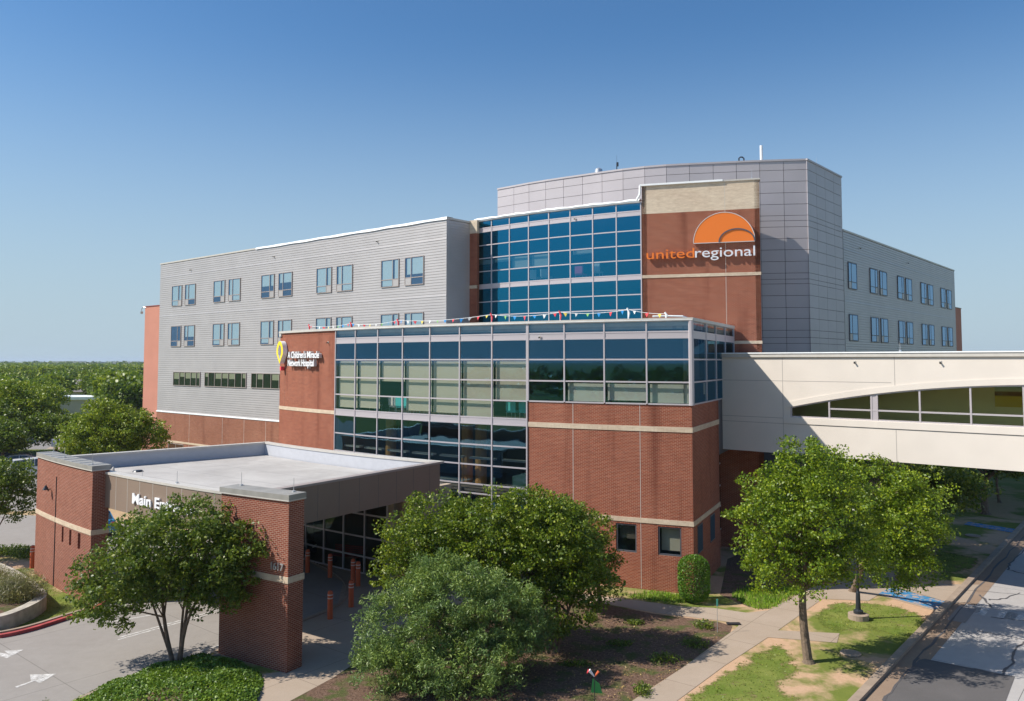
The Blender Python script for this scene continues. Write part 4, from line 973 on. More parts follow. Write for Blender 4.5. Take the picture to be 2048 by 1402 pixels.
text_part('united', FP, .28, 17.28, .08, .86, 'lettering', 'orange', SG, 2.9, .14, 0)
text_part('regional', FP, 3.22, 17.28, .08, .86, 'lettering', 'sign_grey', SG, 3.5, .14, 0)
mb = MB(); n_ = 40; c0, r0 = 4.93, 1.80
for k in range(n_):
    a, b = math.pi * k / n_, math.pi * (k + 1) / n_
    A, B = (c0 - r0 * math.cos(a), 18.17 + r0 * math.sin(a)), (c0 - r0 * math.cos(b), 18.17 + r0 * math.sin(b))
    mb.face([FP.pt(c0, 18.17, .16), FP.pt(*B, .16), FP.pt(*A, .16)][::1]); mb.face([FP.pt(*A, .04), FP.pt(*B, .04), FP.pt(*B, .16), FP.pt(*A, .16)])
mb.face([FP.pt(c0 - r0, 18.17, .04), FP.pt(c0 + r0, 18.17, .04), FP.pt(c0 + r0, 18.17, .16), FP.pt(c0 - r0, 18.17, .16)])
part(mb, 'half_sun', 'orange', SG)
def ring(mb, c, zb, rx, rz, w_, o, a0=0, a1=math.pi, n=36, d=.03):
    for k in range(n):
        a, b = a0 + (a1 - a0) * k / n, a0 + (a1 - a0) * (k + 1) / n
        q = lambda t, e: (c - (rx + e) * math.cos(t), zb + (rz + e) * math.sin(t))
        i0, i1, o1, o0 = q(a, -w_ / 2), q(b, -w_ / 2), q(b, w_ / 2), q(a, w_ / 2)
        mb.face([FP.pt(*i0, o), FP.pt(*i1, o), FP.pt(*o1, o), FP.pt(*o0, o)]); mb.face([FP.pt(*o0, o - d), FP.pt(*o0, o), FP.pt(*o1, o), FP.pt(*o1, o - d)]); mb.face([FP.pt(*i0, o), FP.pt(*i0, o - d), FP.pt(*i1, o - d), FP.pt(*i1, o)])
mb = MB(); ring(mb, 5.68, 18.17, 1.03, .76, .075, .20); part(mb, 'arch_line', 'frame_dark', SG)
mb = MB(); ring(mb, c0, 18.17, 1.8, 1.8, .035, .175, n=48, d=.14); part(mb, 'rim', 'sign_edge', SG)
part(slab(MB(), FP, c0 - r0, c0 + r0, 18.135, 18.165, .04, .17), 'rim', 'sign_edge', SG)

BS = thing('balloon_sign', 'yellow balloon outline with white two-line lettering on the low brick wall', 'sign', FA.pt(3, 11.2, .1))
text_part("A Children's Miracle", FA, 1.93, 11.2, .06, .62, 'lettering', 'sign_white', BS, 4.35, .22, .02, 'sign_edge')
text_part('Network Hospital', FA, 1.95, 10.66, .06, .62, 'lettering', 'sign_white', BS, 3.7, .22, .02, 'sign_edge')
def balloon(mbf, mbs, cx, zt, zb, rx, wi, o0, o1):
    n = 40; L_ = zt - zb; pts = []
    for k in range(n):
        t = 2 * math.pi * k / n; y = math.cos(t); x = math.sin(t) * (1 if y > -.1 else max(.12, (1 + (y + .1) * .9)) )
        pts.append((x, y))
    def q(p, sc, szc): return (cx + p[0] * rx * sc, (zt + zb) / 2 + .06 + p[1] * L_ / 2 * szc)
    for k in range(n):
        p, r_ = pts[k], pts[(k + 1) % n]; O0, O1, I0, I1 = q(p, 1, 1), q(r_, 1, 1), q(p, wi, .66), q(r_, wi, .66)
        mbf.face([FA.pt(*I0, o1), FA.pt(*I1, o1), FA.pt(*O1, o1), FA.pt(*O0, o1)])
        mbs.face([FA.pt(*O0, o1), FA.pt(*O1, o1), FA.pt(*O1, o0), FA.pt(*O0, o0)]); mbs.face([FA.pt(*I1, o1), FA.pt(*I0, o1), FA.pt(*I0, o0), FA.pt(*I1, o0)])
a_, b_ = MB(), MB(); balloon(a_, b_, .80, 12.32, 10.74, .56, .50, .05, .38)
part(a_, 'balloon_face', 'yellow', BS); part(b_, 'balloon_side', 'sign_white', BS)
part(slab(MB(), FA, .70, .90, 10.34, 10.62, .05, .3), 'balloon_basket', 'red', BS)
part(slab(MB(), FA, .86, .9, 7.9, 10.34, .0, .006), 'rust_streak', 'brick_far', BS)

MS = thing('entrance_sign', 'white raised Main Entrance lettering on the taupe canopy fascia', 'sign', FF.pt(12, 5, .1))
s0 = R(47.2 - 38.87) * RF
text_part('Main Entrance', FF, s0, 4.80, .03, .62, 'lettering', 'sign_white', MS, 4.9, .05, .02)
NS = thing('number_sign', 'grey street number 1617 on the brick entrance pier', 'sign', FPI.pt(3, 3.6, .05))
text_part('1617', FPI, R(33.3 - 31.12) * RT, 3.52, .02, .36, 'lettering', 'galv', NS, .62, .04, .015)

# ------------------------------------------------------------------ small fixtures
def cctv(F, s, z, o, label):
    t = thing('security_camera', label, 'security camera', F.pt(s, z, o), 'security cameras and floodlights on the walls')
    mb = MB(); slab(mb, F, s - .05, s + .05, z - .06, z + .06, o, o + .03); part(mb, 'bracket', 'coping', t)
    mb = MB(); a, b = Vector(F.pt(s, z - .02, o + .05)), Vector(F.pt(s + .02, z - .05, o + .14)); mb.tube([a, b], [.035, .042], 8); part(mb, 'housing', 'black', t)
cctv(FA, 6.95, 12.2, .0, 'small square light on the brick wall right of the balloon sign')
cctv(FA, 23.71, 12.25, .07, 'dark camera on the metal band of the lower glass front')
cctv(FG, R(42.2 - 32.19) * 48.3, 20.27, .07, 'dark camera on the metal band of the upper curved glass')
cctv(FW, 6.2, 19.85, .03, 'small camera high on the grey siding nearest the far left corner')
cctv(FW, 20.4, 19.95, .03, 'small camera high on the grey siding near the middle of the wing')
cctv(FW, 34.0, 19.95, .03, 'small pale camera on the grey siding above the nearest window pair')
cctv(FR, 3.8, 19.9, .03, 'small camera high on the right wing siding beside the panel tower')
cctv(FR, 17.6, 20.0, .03, 'small camera high on the right wing siding, the middle one')
cctv(FK, 7.2, 10.95, .0, 'small light under the roof edge of the white footbridge, left one')
cctv(FK, 11.1, 10.95, .0, 'small light under the roof edge of the white footbridge, right one')
t = thing('floodlight', 'round pale floodlight on the taupe side fascia of the canopy', 'floodlight', FSr.pt(1.7, 5.1, .1))
mb = MB(); a, b = Vector(FSr.pt(2.0, 5.15, .0)), Vector(FSr.pt(2.0, 5.05, .22)); mb.tube([a, b], [.05, .13], 10); part(mb, 'lamp_head', 'galv', t)
t = thing('wall_lamp', 'small dark gooseneck lamp on the curved brick end wall', 'wall lamp', FWL.pt(2.6, 4.6, .1))
mb = MB(); mb.tube([FWL.pt(2.1, 4.45, 0), FWL.pt(2.3, 4.8, .15), FWL.pt(2.6, 4.8, .25)], .02, 6); mb.tube([FWL.pt(2.6, 4.8, .25), FWL.pt(2.6, 4.6, .25)], [.05, .16], 8); part(mb, 'lamp_shade', 'pole', t)
t = thing('corner_camera', 'camera on a curved arm at the top of the salmon stair tower', 'security camera', FLr.pt(0, 16.8, .1))
mb = MB(); mb.tube([FLr.pt(.2, 16.9, .0), FLr.pt(-.2, 17.0, .1), FLr.pt(-.6, 16.8, .1), FLr.pt(-.6, 16.5, .1)], .04, 6); mb.tube([FLr.pt(-.6, 16.5, .1), FLr.pt(-.6, 16.25, .1)], [.16, .13], 8); part(mb, 'camera_arm', 'galv', t)
# rooftop gear
def at_roof(px, py, z): return (*g(px, py, z), z)
p = at_roof(1187, 346, 25.); p = (p[0] + .6, p[1] + 2.0)
t = thing('exhaust_fan', 'short round galvanised exhaust fan on the penthouse roof', 'roof vent', (p[0], p[1], 24.8))
mb = MB(); mb.tube([(p[0], p[1], 24.8), (p[0], p[1], 25.2), (p[0], p[1], 25.25), (p[0], p[1], 25.4), (p[0], p[1], 25.75), (p[0], p[1], 25.85)], [.22, .22, .42, .33, .28, .12], 14); part(mb, 'fan_housing', 'galv', t)
p = at_roof(1225, 341, 25.); p = (p[0] + .5, p[1] + 1.6)
t = thing('roof_antenna', 'low vent box with a small dark mast on the penthouse roof', 'antenna', (p[0], p[1], 24.8))
mb = MB(); mb.box(p[0] - .4, p[0] + .35, p[1], p[1] + .6, 24.8, 25.3); mb.box(p[0] - .46, p[0] + .41, p[1] - .06, p[1] + .66, 25.3, 25.38); part(mb, 'vent_box', 'galv', t)
mb = MB(); mb.tube([(p[0], p[1] - .2, 24.8), (p[0], p[1] - .2, 25.9)], .04, 6); mb.tube([(p[0] + .05, p[1] - .2, 25.65), (p[0] + .05, p[1] - .2, 25.95)], .09, 6); mb.tube([(p[0], p[1] - .2, 25.9), (p[0], p[1] - .2, 26.5)], .008, 4); part(mb, 'mast', 'pole', t)
t = thing('antenna_pole', 'tall white antenna tube standing on the penthouse roof', 'antenna', (17.45, 56.4, 24.9))
mb = MB(); mb.tube([(17.5, 56.4, 24.8), (17.5, 56.4, 26.1)], .1, 10); part(mb, 'pole', 'sign_white', t)
t = thing('pipe_loop', 'small dark bent pipe on the penthouse roof edge', 'roof pipe', (16.1, 56.6, 24.9))
mb = MB(); mb.tube([(15.95, 56.5, 24.8), (15.95, 56.5, 25.22), (16.05, 56.5, 25.3), (16.2, 56.5, 25.3), (16.3, 56.5, 25.2), (16.3, 56.5, 24.8)], .05, 6); part(mb, 'pipe', 'pole', t)
for k, (F, s, z) in enumerate(((FP, 6.6, TZ + .08), (FR, -4.8, PZ + .1), (FK, 9.3, 11.45))):
    p = F.pt(s, z, -.15); mb = MB(); mb.tube([(0, 0, 0), (0, 0, .08), (0, 0, .09), (0, 0, .55)], [.06, .05, .012, .006], 6)
    tag(mb.build('air_terminal', 'galv'), ['thin lightning rod on top of the brick tower', 'thin lightning rod at the corner of the panel tower', 'thin lightning rod on the white footbridge roof'][k], 'lightning rod').location = p

# bunting along the low roof
poles = [(4.55, .46), (9.6, .46), (13.2, .5), (21.0, .75), (25.9, .75), (28.8, .8), (30.2, .45)]
pts = []
BU = thing('bunting_string', 'string of small coloured pennants along the low glass roof edge', 'bunting', FA.pt(15, 13.1, -.3))
cols = ['red', 'blue', 'fwhite', 'red', 'fyellow', 'fwhite', 'green', 'blue']
mbc = MB(); kf = 0
hh = [13.05, 12.98, 13.15, 13.3, 13.42, 13.5, 13.2]
seq = [(3.9, .30), (9.0, .28), (13.5, .32), (20.5, .44), (24.7, .44), (28.4, .48), (30.3, .22)]
for k in range(len(seq) - 1):
    (a, ha), (b, hb) = seq[k], seq[k + 1]; path = []
    n = 12
    for j in range(n + 1):
        t_ = j / n; path.append(FA.pt(a + (b - a) * t_, 13.08 + ha + (hb - ha) * t_ - .15 * 4 * t_ * (1 - t_) * min(1, (b - a) / 4.5), -.3))
    mbc.tube(path, .012, 4)
    nf = int((b - a) / .55)
    for j in range(nf):
        t_ = (j + .5) / nf; s = a + (b - a) * t_; zc = 13.08 + ha + (hb - ha) * t_ - .15 * 4 * t_ * (1 - t_) * min(1, (b - a) / 4.5)
        fl = MB(); tw = rnd.uniform(-.06, .06); hf = .22 * rnd.uniform(.75, 1.1); wf = .10 * rnd.uniform(.8, 1.1); ti = rnd.uniform(-.04, .04)
        fl.face([FA.pt(s - wf, zc, -.3 + tw), FA.pt(s + ti, zc - hf, -.28), FA.pt(s + wf, zc, -.3 - tw)]); fl.face([FA.pt(s + wf, zc, -.305 - tw), FA.pt(s + ti, zc - hf, -.285), FA.pt(s - wf, zc, -.305 + tw)])
        fb = part(fl, 'flag', cols[kf % 8], BU); kf += 1
part(mbc, 'cord', 'fwhite', BU)
for k, (s, h) in enumerate(seq):
    t = thing('bunting_post', ['first ribbon-wrapped post, at the far left end of the pennants', 'second ribbon-wrapped post of the pennants from the left', 'third ribbon-wrapped post of the pennants from the left', 'red wrapped post below the left end of the upper glass', 'red wrapped post below the middle of the upper glass', 'pale wrapped post below the right end of the upper glass', 'last short post at the foot of the brick tower'][k], 'post', FA.pt(s, 13.08, -.32), 'posts holding the bunting')
    mb = MB(); mb.tube([FA.pt(s, 13.0, -.32), FA.pt(s, 13.12 + h, -.32)], .035, 6); part(mb, 'post', 'fwhite', t)
    mb = MB(); mb.tube([FA.pt(s, 13.1, -.32), FA.pt(s + .05, 13.1 + h * .6, -.3), FA.pt(s - .05, 13.16 + h, -.3)], [.03, .055, .045], 6); part(mb, 'ribbon', 'red' if k in (0, 1, 2, 3, 4) else 'fwhite', t)
t = thing('white_tube', 'white plastic tubing lying on the low roof beside the brick tower', 'pipe', FA.pt(30.8, 13.1, -.6))
mb = MB(); mb.tube([FA.pt(29.6, 13.2, -.5), FA.pt(30.3, 13.22, -.8), FA.pt(31.0, 13.2, -.9), FS.pt(2.5, 13.12, -.6)], .05, 6); part(mb, 'tube', 'fwhite', t)

# chairs seen through the glass
def chair(F, s, z, o, m, label, sc=1., group='chairs behind the glass'):
    t = thing('lounge_chair', label, 'chair', F.pt(s, z, o), group)
    mb = MB(); slab(mb, F, s - .3 * sc, s + .3 * sc, z + .36, z + .46, o - .55, o); part(mb, 'seat', m, t)
    mb = MB(); slab(mb, F, s - .3 * sc, s + .3 * sc, z + .46, z + .95, o - .03, o + .06); part(mb, 'backrest', m, t)
    for a in (-.27, .27):
        for b in (-.5, 0.02):
            mb = MB(); mb.tube([F.pt(s + a * sc, z, o + b), F.pt(s + a * sc, z + .36, o + b)], .02, 5); part(mb, 'leg', 'galv', t)
    return t
for k, (i, f, m, lab) in enumerate(((1, .35, 'white_chair', 'pale chair low behind the second pane column of the lower glass'), (2, .22, 'white_chair', 'pale grey chair at the left of the open blind bay'), (2, .52, 'teal', 'teal chair in the middle of the open blind bay'), (2, .84, 'teal', 'teal chair at the right of the open blind bay'),
        (3, .2, 'white_chair', 'pale chair below the fourth blind of the lower glass'), (3, .6, 'white_chair', 'second pale chair below the fourth blind of the lower glass'), (4, .15, 'white_chair', 'pale chair below the fifth blind of the lower glass'), (4, .5, 'teal', 'teal chair below the fifth blind of the lower glass'),
        (6, .34, 'teal', 'left teal chair beside the brick corner block'), (6, .72, 'teal', 'right teal chair beside the brick corner block'))):
    chair(FA, SL[i] + f * 2.16, 7.86, -.75, m, lab)
chair(FG, UL[2] + 1.45, 16.27, -.7, 'white_chair', 'left white chair behind the upper curved glass'); chair(FG, UL[3] + .8, 16.27, -.7, 'white_chair', 'right white chair behind the upper curved glass')
chair(FG, UL[5] + .32, 16.27, -.6, 'pink', 'pink chair behind the upper curved glass'); chair(FG, UL[5] + 1.4, 16.4, -.9, 'white_chair', 'grey chair beside the pink chair behind the upper curved glass')

# bollards
def make_bollard():
    t = thing('bollard', '', 'bollard')
    mb = MB(); mb.tube([(0, 0, 0), (0, 0, 1.08), (0, 0, 1.17), (0, 0, 1.2)], [.115, .115, .09, .03], 14); mb.build('post', 'bollard', t, smooth=True)
    for z in (.86, 1.0):
        mb = MB(); mb.tube([(0, 0, z), (0, 0, z + .05)], [.119, .119], 14, False); mb.build('reflective_band', 'bollard_band', t, smooth=True)
    return t
B0 = make_bollard(); first = True
BL_ = [((660, 1238), 'nearest orange bollard, standing beyond the brick pier'), ((702, 1214), 'orange bollard beside the big myrtle branches, second nearest'), ((660, 1155), 'orange bollard in the middle of the shaded canopy in front of the bench'), ((615, 1145), 'orange bollard right behind the edge of the brick pier'),
       ((716, 1172), 'orange bollard half hidden by the myrtle leaves, rightmost'), ((706, 1166), 'tall pale-topped orange bollard beside the rightmost one'), ((64, 1136), 'orange bollard left of the curved brick end wall'), ((150, 1178), 'orange bollard against the foot of the curved end wall')]
for px, lab in BL_:
    if first: t = B0; first = False
    else:
        t = B0.copy(); COL.objects.link(t)
        for c in B0.children: d = c.copy(); COL.objects.link(d); d.parent = t
    x, y = g(*px); t.location = (x, y, 0); t['label'] = lab; t['group'] = 'orange bollards around the entrance'
# bench under the canopy
t = thing('bench', 'red slatted metal bench in the shade under the canopy', 'bench', (*g(690, 1130), 0)); bx, by = g(690, 1130); FBn = Plane((bx - .9, by + .3), 112)
mb = MB()
for k in range(4): slab(mb, FBn, 0, 1.8, .44, .47, -.12 * k - .1, -.12 * k)
part(mb, 'seat', 'kerb_red', t); mb = MB()
for k in range(4): slab(mb, FBn, 0, 1.8, .55 + .11 * k, .63 + .11 * k, -.55, -.52)
part(mb, 'backrest', 'kerb_red', t)
for s in (.1, 1.7): part(slab(MB(), FBn, s - .03, s + .03, 0, .46, -.5, -.03), 'leg', 'pole', t)

# street lamp
x, y = g(1717, 1238)
t = thing('street_lamp', 'dark street lamp post on a round concrete footing in the lawn', 'street lamp', (x, y, 0))
mb = MB(); mb.tube([(x, y, 0), (x, y, .22), (x, y, .24)], [.42, .42, .36], 20); part(mb, 'footing', 'kerb', t)
mb = MB(); mb.tube([(x, y, .24), (x, y, .36), (x, y, .42), (x, y, 1.1), (x, y, 1.18), (x, y, 4.3)], [.2, .2, .11, .085, .06, .05], 12); part(mb, 'post', 'pole', t)
mb = MB(); mb.tube([(x, y, 4.25), (x, y, 4.35), (x, y, 4.5)], [.07, .16, .16], 12); part(mb, 'lamp_neck', 'pole', t)
mb = MB(); mb.tube([(x, y, 4.5), (x, y, 4.95)], [.15, .24], 12); part(mb, 'lamp_lens', 'lamp_glass', t)
mb = MB(); mb.tube([(x, y, 4.95), (x, y, 5.05), (x, y, 5.2)], [.3, .24, .04], 12); part(mb, 'lamp_cap', 'pole', t)
# marker stake, drain grate, valve covers, garden figure
x, y = g(1435, 1265); t = thing('marker_stake', 'thin stake with a green tag beside the sidewalk', 'stake', (x, y, 0))
mb = MB(); mb.tube([(x, y, 0), (x, y, 1.3)], .012, 5); part(mb, 'rod', 'galv', t); part(MB().box(x - .03, x + .04, y - .01, y + .01, 1.05, 1.33), 'tag', mat('tag_green', (.1, .4, .3)), t)
def plate(name, px, rx, ry, m, label, cat, z=.02, h=.03):
    x, y = g(*px); mb = MB(); n = 16; mb.prism([(rx * math.cos(2 * math.pi * k / n), ry * math.sin(2 * math.pi * k / n)) for k in range(n)], 0, h)
    o = tag(mb.build(name, m), label, cat); o.location = (x, y, z); return o
plate('manhole_cover', (1701, 1308), .38, .38, 'kerb', 'pale round utility cover in the dirt below the leaning shadow', 'manhole cover')
plate('manhole_cover', (1946, 1072), .45, .45, 'kerb', 'round utility cover in the shade beside the far blue strip', 'manhole cover')
x, y = g(1467, 1249); o = tag(MB().box(-.28, .28, -.12, .12, 0, .04).build('drain_grate', 'black'), 'small dark drain grate at the sidewalk junction', 'drain grate'); o.location = (x, y, .02)
kx = Vector(g(1925, 1228)); o = MB(); 
pts = [kx - KD * 1.35 + KN * -.35, kx + KD * 1.35 - KN * .35, kx + KD * 1.35 + KN * .35, kx - KD * 1.35 + KN * .35]
o.face([(*p_, .016) for p_ in pts]); tag(o.build('storm_drain', 'asphalt_far'), 'grey storm drain slab in the gutter beside the blue strip', 'storm drain')
x, y = g(1188, 1402)
t = thing('garden_flag', 'small green garden flag with a red and white bow among the mulch', 'garden flag', (x, y - .2, 0)); y -= .2
mb = MB(); mb.tube([(x, y, 0), (x, y, .95)], .012, 5); part(mb, 'rod', 'pole', t)
mb = MB(); mb.face([(x - .12, y, .35), (x + .26, y + .04, .30), (x + .16, y + .03, .62), (x - .06, y, .80)]); part(mb, 'flag_cloth', mat('flag_cloth_green', (.06, .32, .08)), t)
mb = MB(); mb.tube([(x, y, .85), (x - .17, y, 1.05)], [.02, .06], 6); part(mb, 'bow', 'sign_white', t); mb = MB(); mb.tube([(x, y, .85), (x + .14, y, 1.02)], [.02, .045], 6); part(mb, 'bow', 'bollard', t)
mb = MB(); mb.tube([(x - .17, y, 1.05), (x - .24, y, .95)], [.05, .01], 6); part(mb, 'bow', 'red', t)

# planter with low stone wall at the far left
PL = thing('planter_wall', 'low curved stone planter wall at the left lawn island', 'planter', (*g(20, 1220), 0))
pw = smoothpoly(gp([(-120, 1168), (-40, 1150), (4, 1164), (40, 1186), (68, 1212), (66, 1226), (30, 1246), (-20, 1262), (-120, 1270)]), 5, False)
mb = MB(); strip(mb, pw, .42, 0, .62); part(mb, 'stone_wall', mat('planter_stone', (.42, .38, .32), .9, noise=.25, nscale=3, bump=.6, bscale=12), PL)
part(MB().prism([tuple(p) for p in pw], .3, .5, True, False), 'planter_soil', 'mulch', PL)

# ------------------------------------------------------------------ vehicles
def make_car(paint, kind='sedan'):
    L_, W_ = 4.7, .9
    if kind == 'suv': low = [(-2.35, .45), (-2.38, .8), (-2.3, 1.0), (1.25, 1.02), (2.2, .92), (2.35, .75), (2.35, .4)]; cab = [(-2.25, 1.0), (-2.0, 1.62), (-.2, 1.7), (.45, 1.6), (1.25, 1.02)]
    else: low = [(-2.35, .42), (-2.38, .75), (-2.25, .98), (-1.5, 1.0), (1.1, .98), (2.15, .82), (2.35, .65), (2.35, .38)]; cab = [(-1.75, .98), (-1.1, 1.38), (-.3, 1.44), (.3, 1.38), (1.2, .97)]
    t = thing('parked_car', '', 'car')
    def loft(prof, w0, w1, zb, name, m, parent):
        mb = MB(); n = len(prof); zt = max(p[1] for p in prof)
        def ww(z): return w0 + (w1 - w0) * max(0, min(1, (z - zb) / max(.01, zt - zb)))
        Lh = [(p[0], -ww(p[1]), p[1]) for p in prof]; Rh = [(p[0], ww(p[1]), p[1]) for p in prof]
        for k in range(n - 1): mb.face([Lh[k], Rh[k], Rh[k + 1], Lh[k + 1]])
        mb.face(Lh[::-1]); mb.face(Rh); mb.face([Lh[0], Lh[-1], Rh[-1], Rh[0]])
        return mb.build(name, m, parent)
    body = loft([(-2.3, .25)] + low + [(2.25, .25)], .9, .84, .4, 'body', paint, t)
    gls = loft([(p[0], p[1] - .0) for p in cab], .8, .66, 1.0, 'glazing', 'carglass', t)
    top = MB(); c2 = [p for p in cab[1:-1]]
    for k in range(len(c2) - 1):
        a, b = c2[k], c2[k + 1]; top.hexa([(a[0] - .1 * (k == 0), -.66, a[1] + .0), (b[0], -.66, b[1]), (b[0], .66, b[1]), (a[0] - .1 * (k == 0), .66, a[1]), (a[0] - .1 * (k == 0), -.62, a[1] + .035), (b[0], -.62, b[1] + .035), (b[0], .62, b[1] + .035), (a[0] - .1 * (k == 0), .62, a[1] + .035)])
    top.build('roof', paint, t)
    pl = MB()
    for (a, b) in ((cab[0], cab[1]), (cab[-2], cab[-1]), ((-.35, .98), (-.35, cab[2][1]))):
        for sg in (-1, 1):
            pl.tube([(a[0], sg * (.8 if a[1] < 1.1 else .66), a[1]), (b[0], sg * (.8 if b[1] < 1.1 else .66), b[1])], .035, 5)
    pl.build('pillar', paint, t)
    for x in (-1.45, 1.45):
        for sg in (-1, 1):
            mb = MB(); mb.tube([(x, sg * .72, .33), (x, sg * .9, .33)], .33, 18); wl = mb.build('wheel', 'tyre', t)
            mb = MB(); mb.tube([(x, sg * .88, .33), (x, sg * .915, .33)], .2, 12); mb.build('rim', 'rim', wl)
    for sg in (-1, 1):
        mb = MB(); mb.box(2.22, 2.37, sg * .7 - .16, sg * .7 + .16, .62, .76); mb.build('headlight', 'lamp_glass', t)
        mb = MB(); mb.box(-2.4, -2.28, sg * .7 - .14, sg * .7 + .14, .74, .9); mb.build('tail_light', 'kerb_red', t)
    return t
def copy_tree(o, parent=None):
    c = o.copy(); COL.objects.link(c)
    if parent: c.parent = parent
    for ch in o.children: copy_tree(ch, c)
    return c
def place(t, x, y, rz, label, group=None):
    t.location = (x, y, 0.02); t.rotation_euler = (0, 0, rz); t['label'] = label
    if group: t['group'] = group
    return t
cb = make_car(carpaint('car_blue', (.04, .22, .42)), 'sedan'); place(cb, -26.9, 53.2, R(125), 'blue car on the driveway behind the canopy, seen between wall and fascia')
cs_ = make_car(carpaint('car_silver', (.55, .57, .60)), 'sedan'); cw_ = make_car(carpaint('car_white', (.78, .79, .80)), 'suv'); ck_ = make_car(carpaint('car_dark', (.03, .04, .06)), 'suv')
GRP = 'cars parked in the lot beyond the curved wall'
x, y = g(12, 925); place(ck_, x, y, R(30), 'dark car at the left end of the far parked row', GRP)
x, y = g(45, 938); place(cs_, x, y, R(33), 'silver car beside the dark car in the far parked row', GRP)
x, y = g(76, 952); place(cw_, x, y, R(33), 'white car nearest the curved brick wall in the far row', GRP)
t = copy_tree(ck_); x, y = g(600, 1118); place(t, x - 1.6, y + .6, R(-30), 'dark car stopped in the shade under the canopy')
del t['group']
t = copy_tree(cs_); x, y = g(-40, 918); place(t, x, y, R(30), 'silver car outermost at the left of the far parked row', GRP)
# signs and poles beyond the canopy
for px, lab in (((107, 925), 'small white parking sign on a post, left of the two beyond the brick wall'), ((122, 925), 'small white parking sign on a post, right of the two beyond the brick wall')):
    x, y = g(*px); t = thing('parking_sign', lab, 'sign', (x, y, 0))
    mb = MB(); mb.tube([(x, y, 0), (x, y, 2.6)], .04, 6); part(mb, 'post', 'galv', t); part(MB().box(x - .28, x + .28, y - .03, y - .045, 1.7, 2.55), 'sign_plate', 'sign_white', t)
def far_pole(px, py, Y, h, lab, arm=True):
    z = 0; x = (px - 1024) / FPX * Y; t = thing('utility_pole', lab, 'pole', (x, Y, 0))
    mb = MB(); mb.tube([(x, Y, 0), (x, Y, h)], [.16, .1], 6); part(mb, 'pole', 'galv', t)
    if arm: part(MB().box(x - .9, x + .9, Y - .08, Y + .08, h - .9, h - .7), 'crossarm', 'bark', t)
far_pole(213, 770, 190, 6.6, 'pale utility pole rising beside the white roof'); far_pole(202, 775, 200, 6.2, 'thin dark pole left of the pale utility pole', False); far_pole(273, 776, 150, 6.2, 'lamp pole with a round white head near the salmon tower', False)
x = (273 - 1024) / FPX * 150; t = thing('globe_lamp', 'round white lamp globe above the trees beside the salmon tower', 'lamp', (x, 150, 6.2)); mb = MB(); mb.tube([(x, 150, 6.1), (x, 150, 6.25), (x, 150, 6.5), (x, 150, 6.7)], [.1, .3, .3, .1], 10); part(mb, 'globe', 'sign_white', t)
# far houses and the low white-roofed building
def house(px, Y, w_, d_, zw, zr_, lab, roofm, wallm, ang=20):
    x = (px - 1024) / FPX * Y; t = thing('house', lab, 'house', (x, Y, 0)); F = Plane((x - w_ / 2, Y), 90 + ang)
    mb = MB(); slab(mb, F, 0, w_, 0, zw, -d_, 0); part(mb, 'wall', wallm, t); P = F.pt; mb = MB(); e = .5
    a, b, c, d = P(-e, zw, e), P(w_ + e, zw, e), P(w_ + e, zw, -d_ - e), P(-e, zw, -d_ - e); r1, r2 = P(d_ * .35, zr_, -d_ / 2), P(w_ - d_ * .35, zr_, -d_ / 2)
    mb.face([a, b, r2, r1]); mb.face([c, d, r1, r2]); mb.face([b, c, r2]); mb.face([d, a, r1]); part(mb, 'roof', roofm, t)
    for k in range(2):
        fr = MB(); slab(fr, F, w_ * (.25 + .4 * k), w_ * (.25 + .4 * k) + 1.2, .9, 2.1, 0, .06); part(fr, 'window', 'frame_dark', t)
M['shingle'] = mat('roof_shingle', (.16, .14, .15), .9, noise=.15, nscale=4); M['house_wall'] = mat('house_wall', (.5, .45, .4), .9)
house(152, 215, 16, 10, 3.0, 6.2, 'house with a dark hipped roof behind the low white roof', 'shingle', 'house_wall', 18)
house(262, 260, 14, 10, 3.0, 6.6, 'distant house with a grey roof among the trees near the salmon tower', 'shingle', 'house_wall', -15)
house(268, 140, 12, 9, 2.8, 5.2, 'house with a grey hipped roof close behind the salmon tower base', 'shingle', 'house_wall', 20)
x = (175 - 1024) / FPX * 170; t = thing('low_building', 'low long building with a flat bright white roof among the trees', 'building', (x, 170, 0)); F = Plane((x - 8, 170), 84)
mb = MB(); slab(mb, F, 0, 14, 0, 2.9, -9, 0); part(mb, 'wall', 'house_wall', t); mb = MB(); slab(mb, F, -.3, 14.3, 2.9, 3.5, -9.3, .3); part(mb, 'roof', 'white_tarp', t)
for k, (px, Y, w_) in enumerate(((165, 1500, 60), (252, 1300, 40), (130, 1900, 70))):
    x = (px - 1024) / FPX * Y; t = thing('warehouse', ['distant pale warehouse on the horizon, the middle one', 'distant pale warehouse on the horizon, right near the salmon tower', 'distant pale warehouse on the horizon, leftmost'][k], 'warehouse', (x, Y, 0)); mb = MB(); mb.box(x - w_ / 2, x + w_ / 2, Y, Y + 30, 0, 9.3 + k * .5); part(mb, 'wall', 'coping', t)
# far drive and grass strip at the left
flat('parking_lot', [(-110, 74), (-34, 74), (-30, 62), (-60, 54), (-110, 60)], .003, 'drive')
flat('parking_lot', gp([(-260, 975), (130, 975), (130, 915), (60, 909), (-260, 909)]), .006, 'asphalt_far')
flat('far_road', gp([(36, 899), (108, 899), (128, 880), (110, 862), (60, 866)]), .005, 'asphalt_far'); flat('far_path', gp([(92, 898), (134, 878), (150, 884), (120, 899)]), .009, 'sidewalk')
flat('lawn_strip', gp([(-200, 907), (60, 907), (108, 899), (36, 896), (-200, 896)]), .010, 'lawn'); flat('far_path', gp([(-200, 911), (50, 911), (70, 907), (-200, 907)]), .012, 'sidewalk')

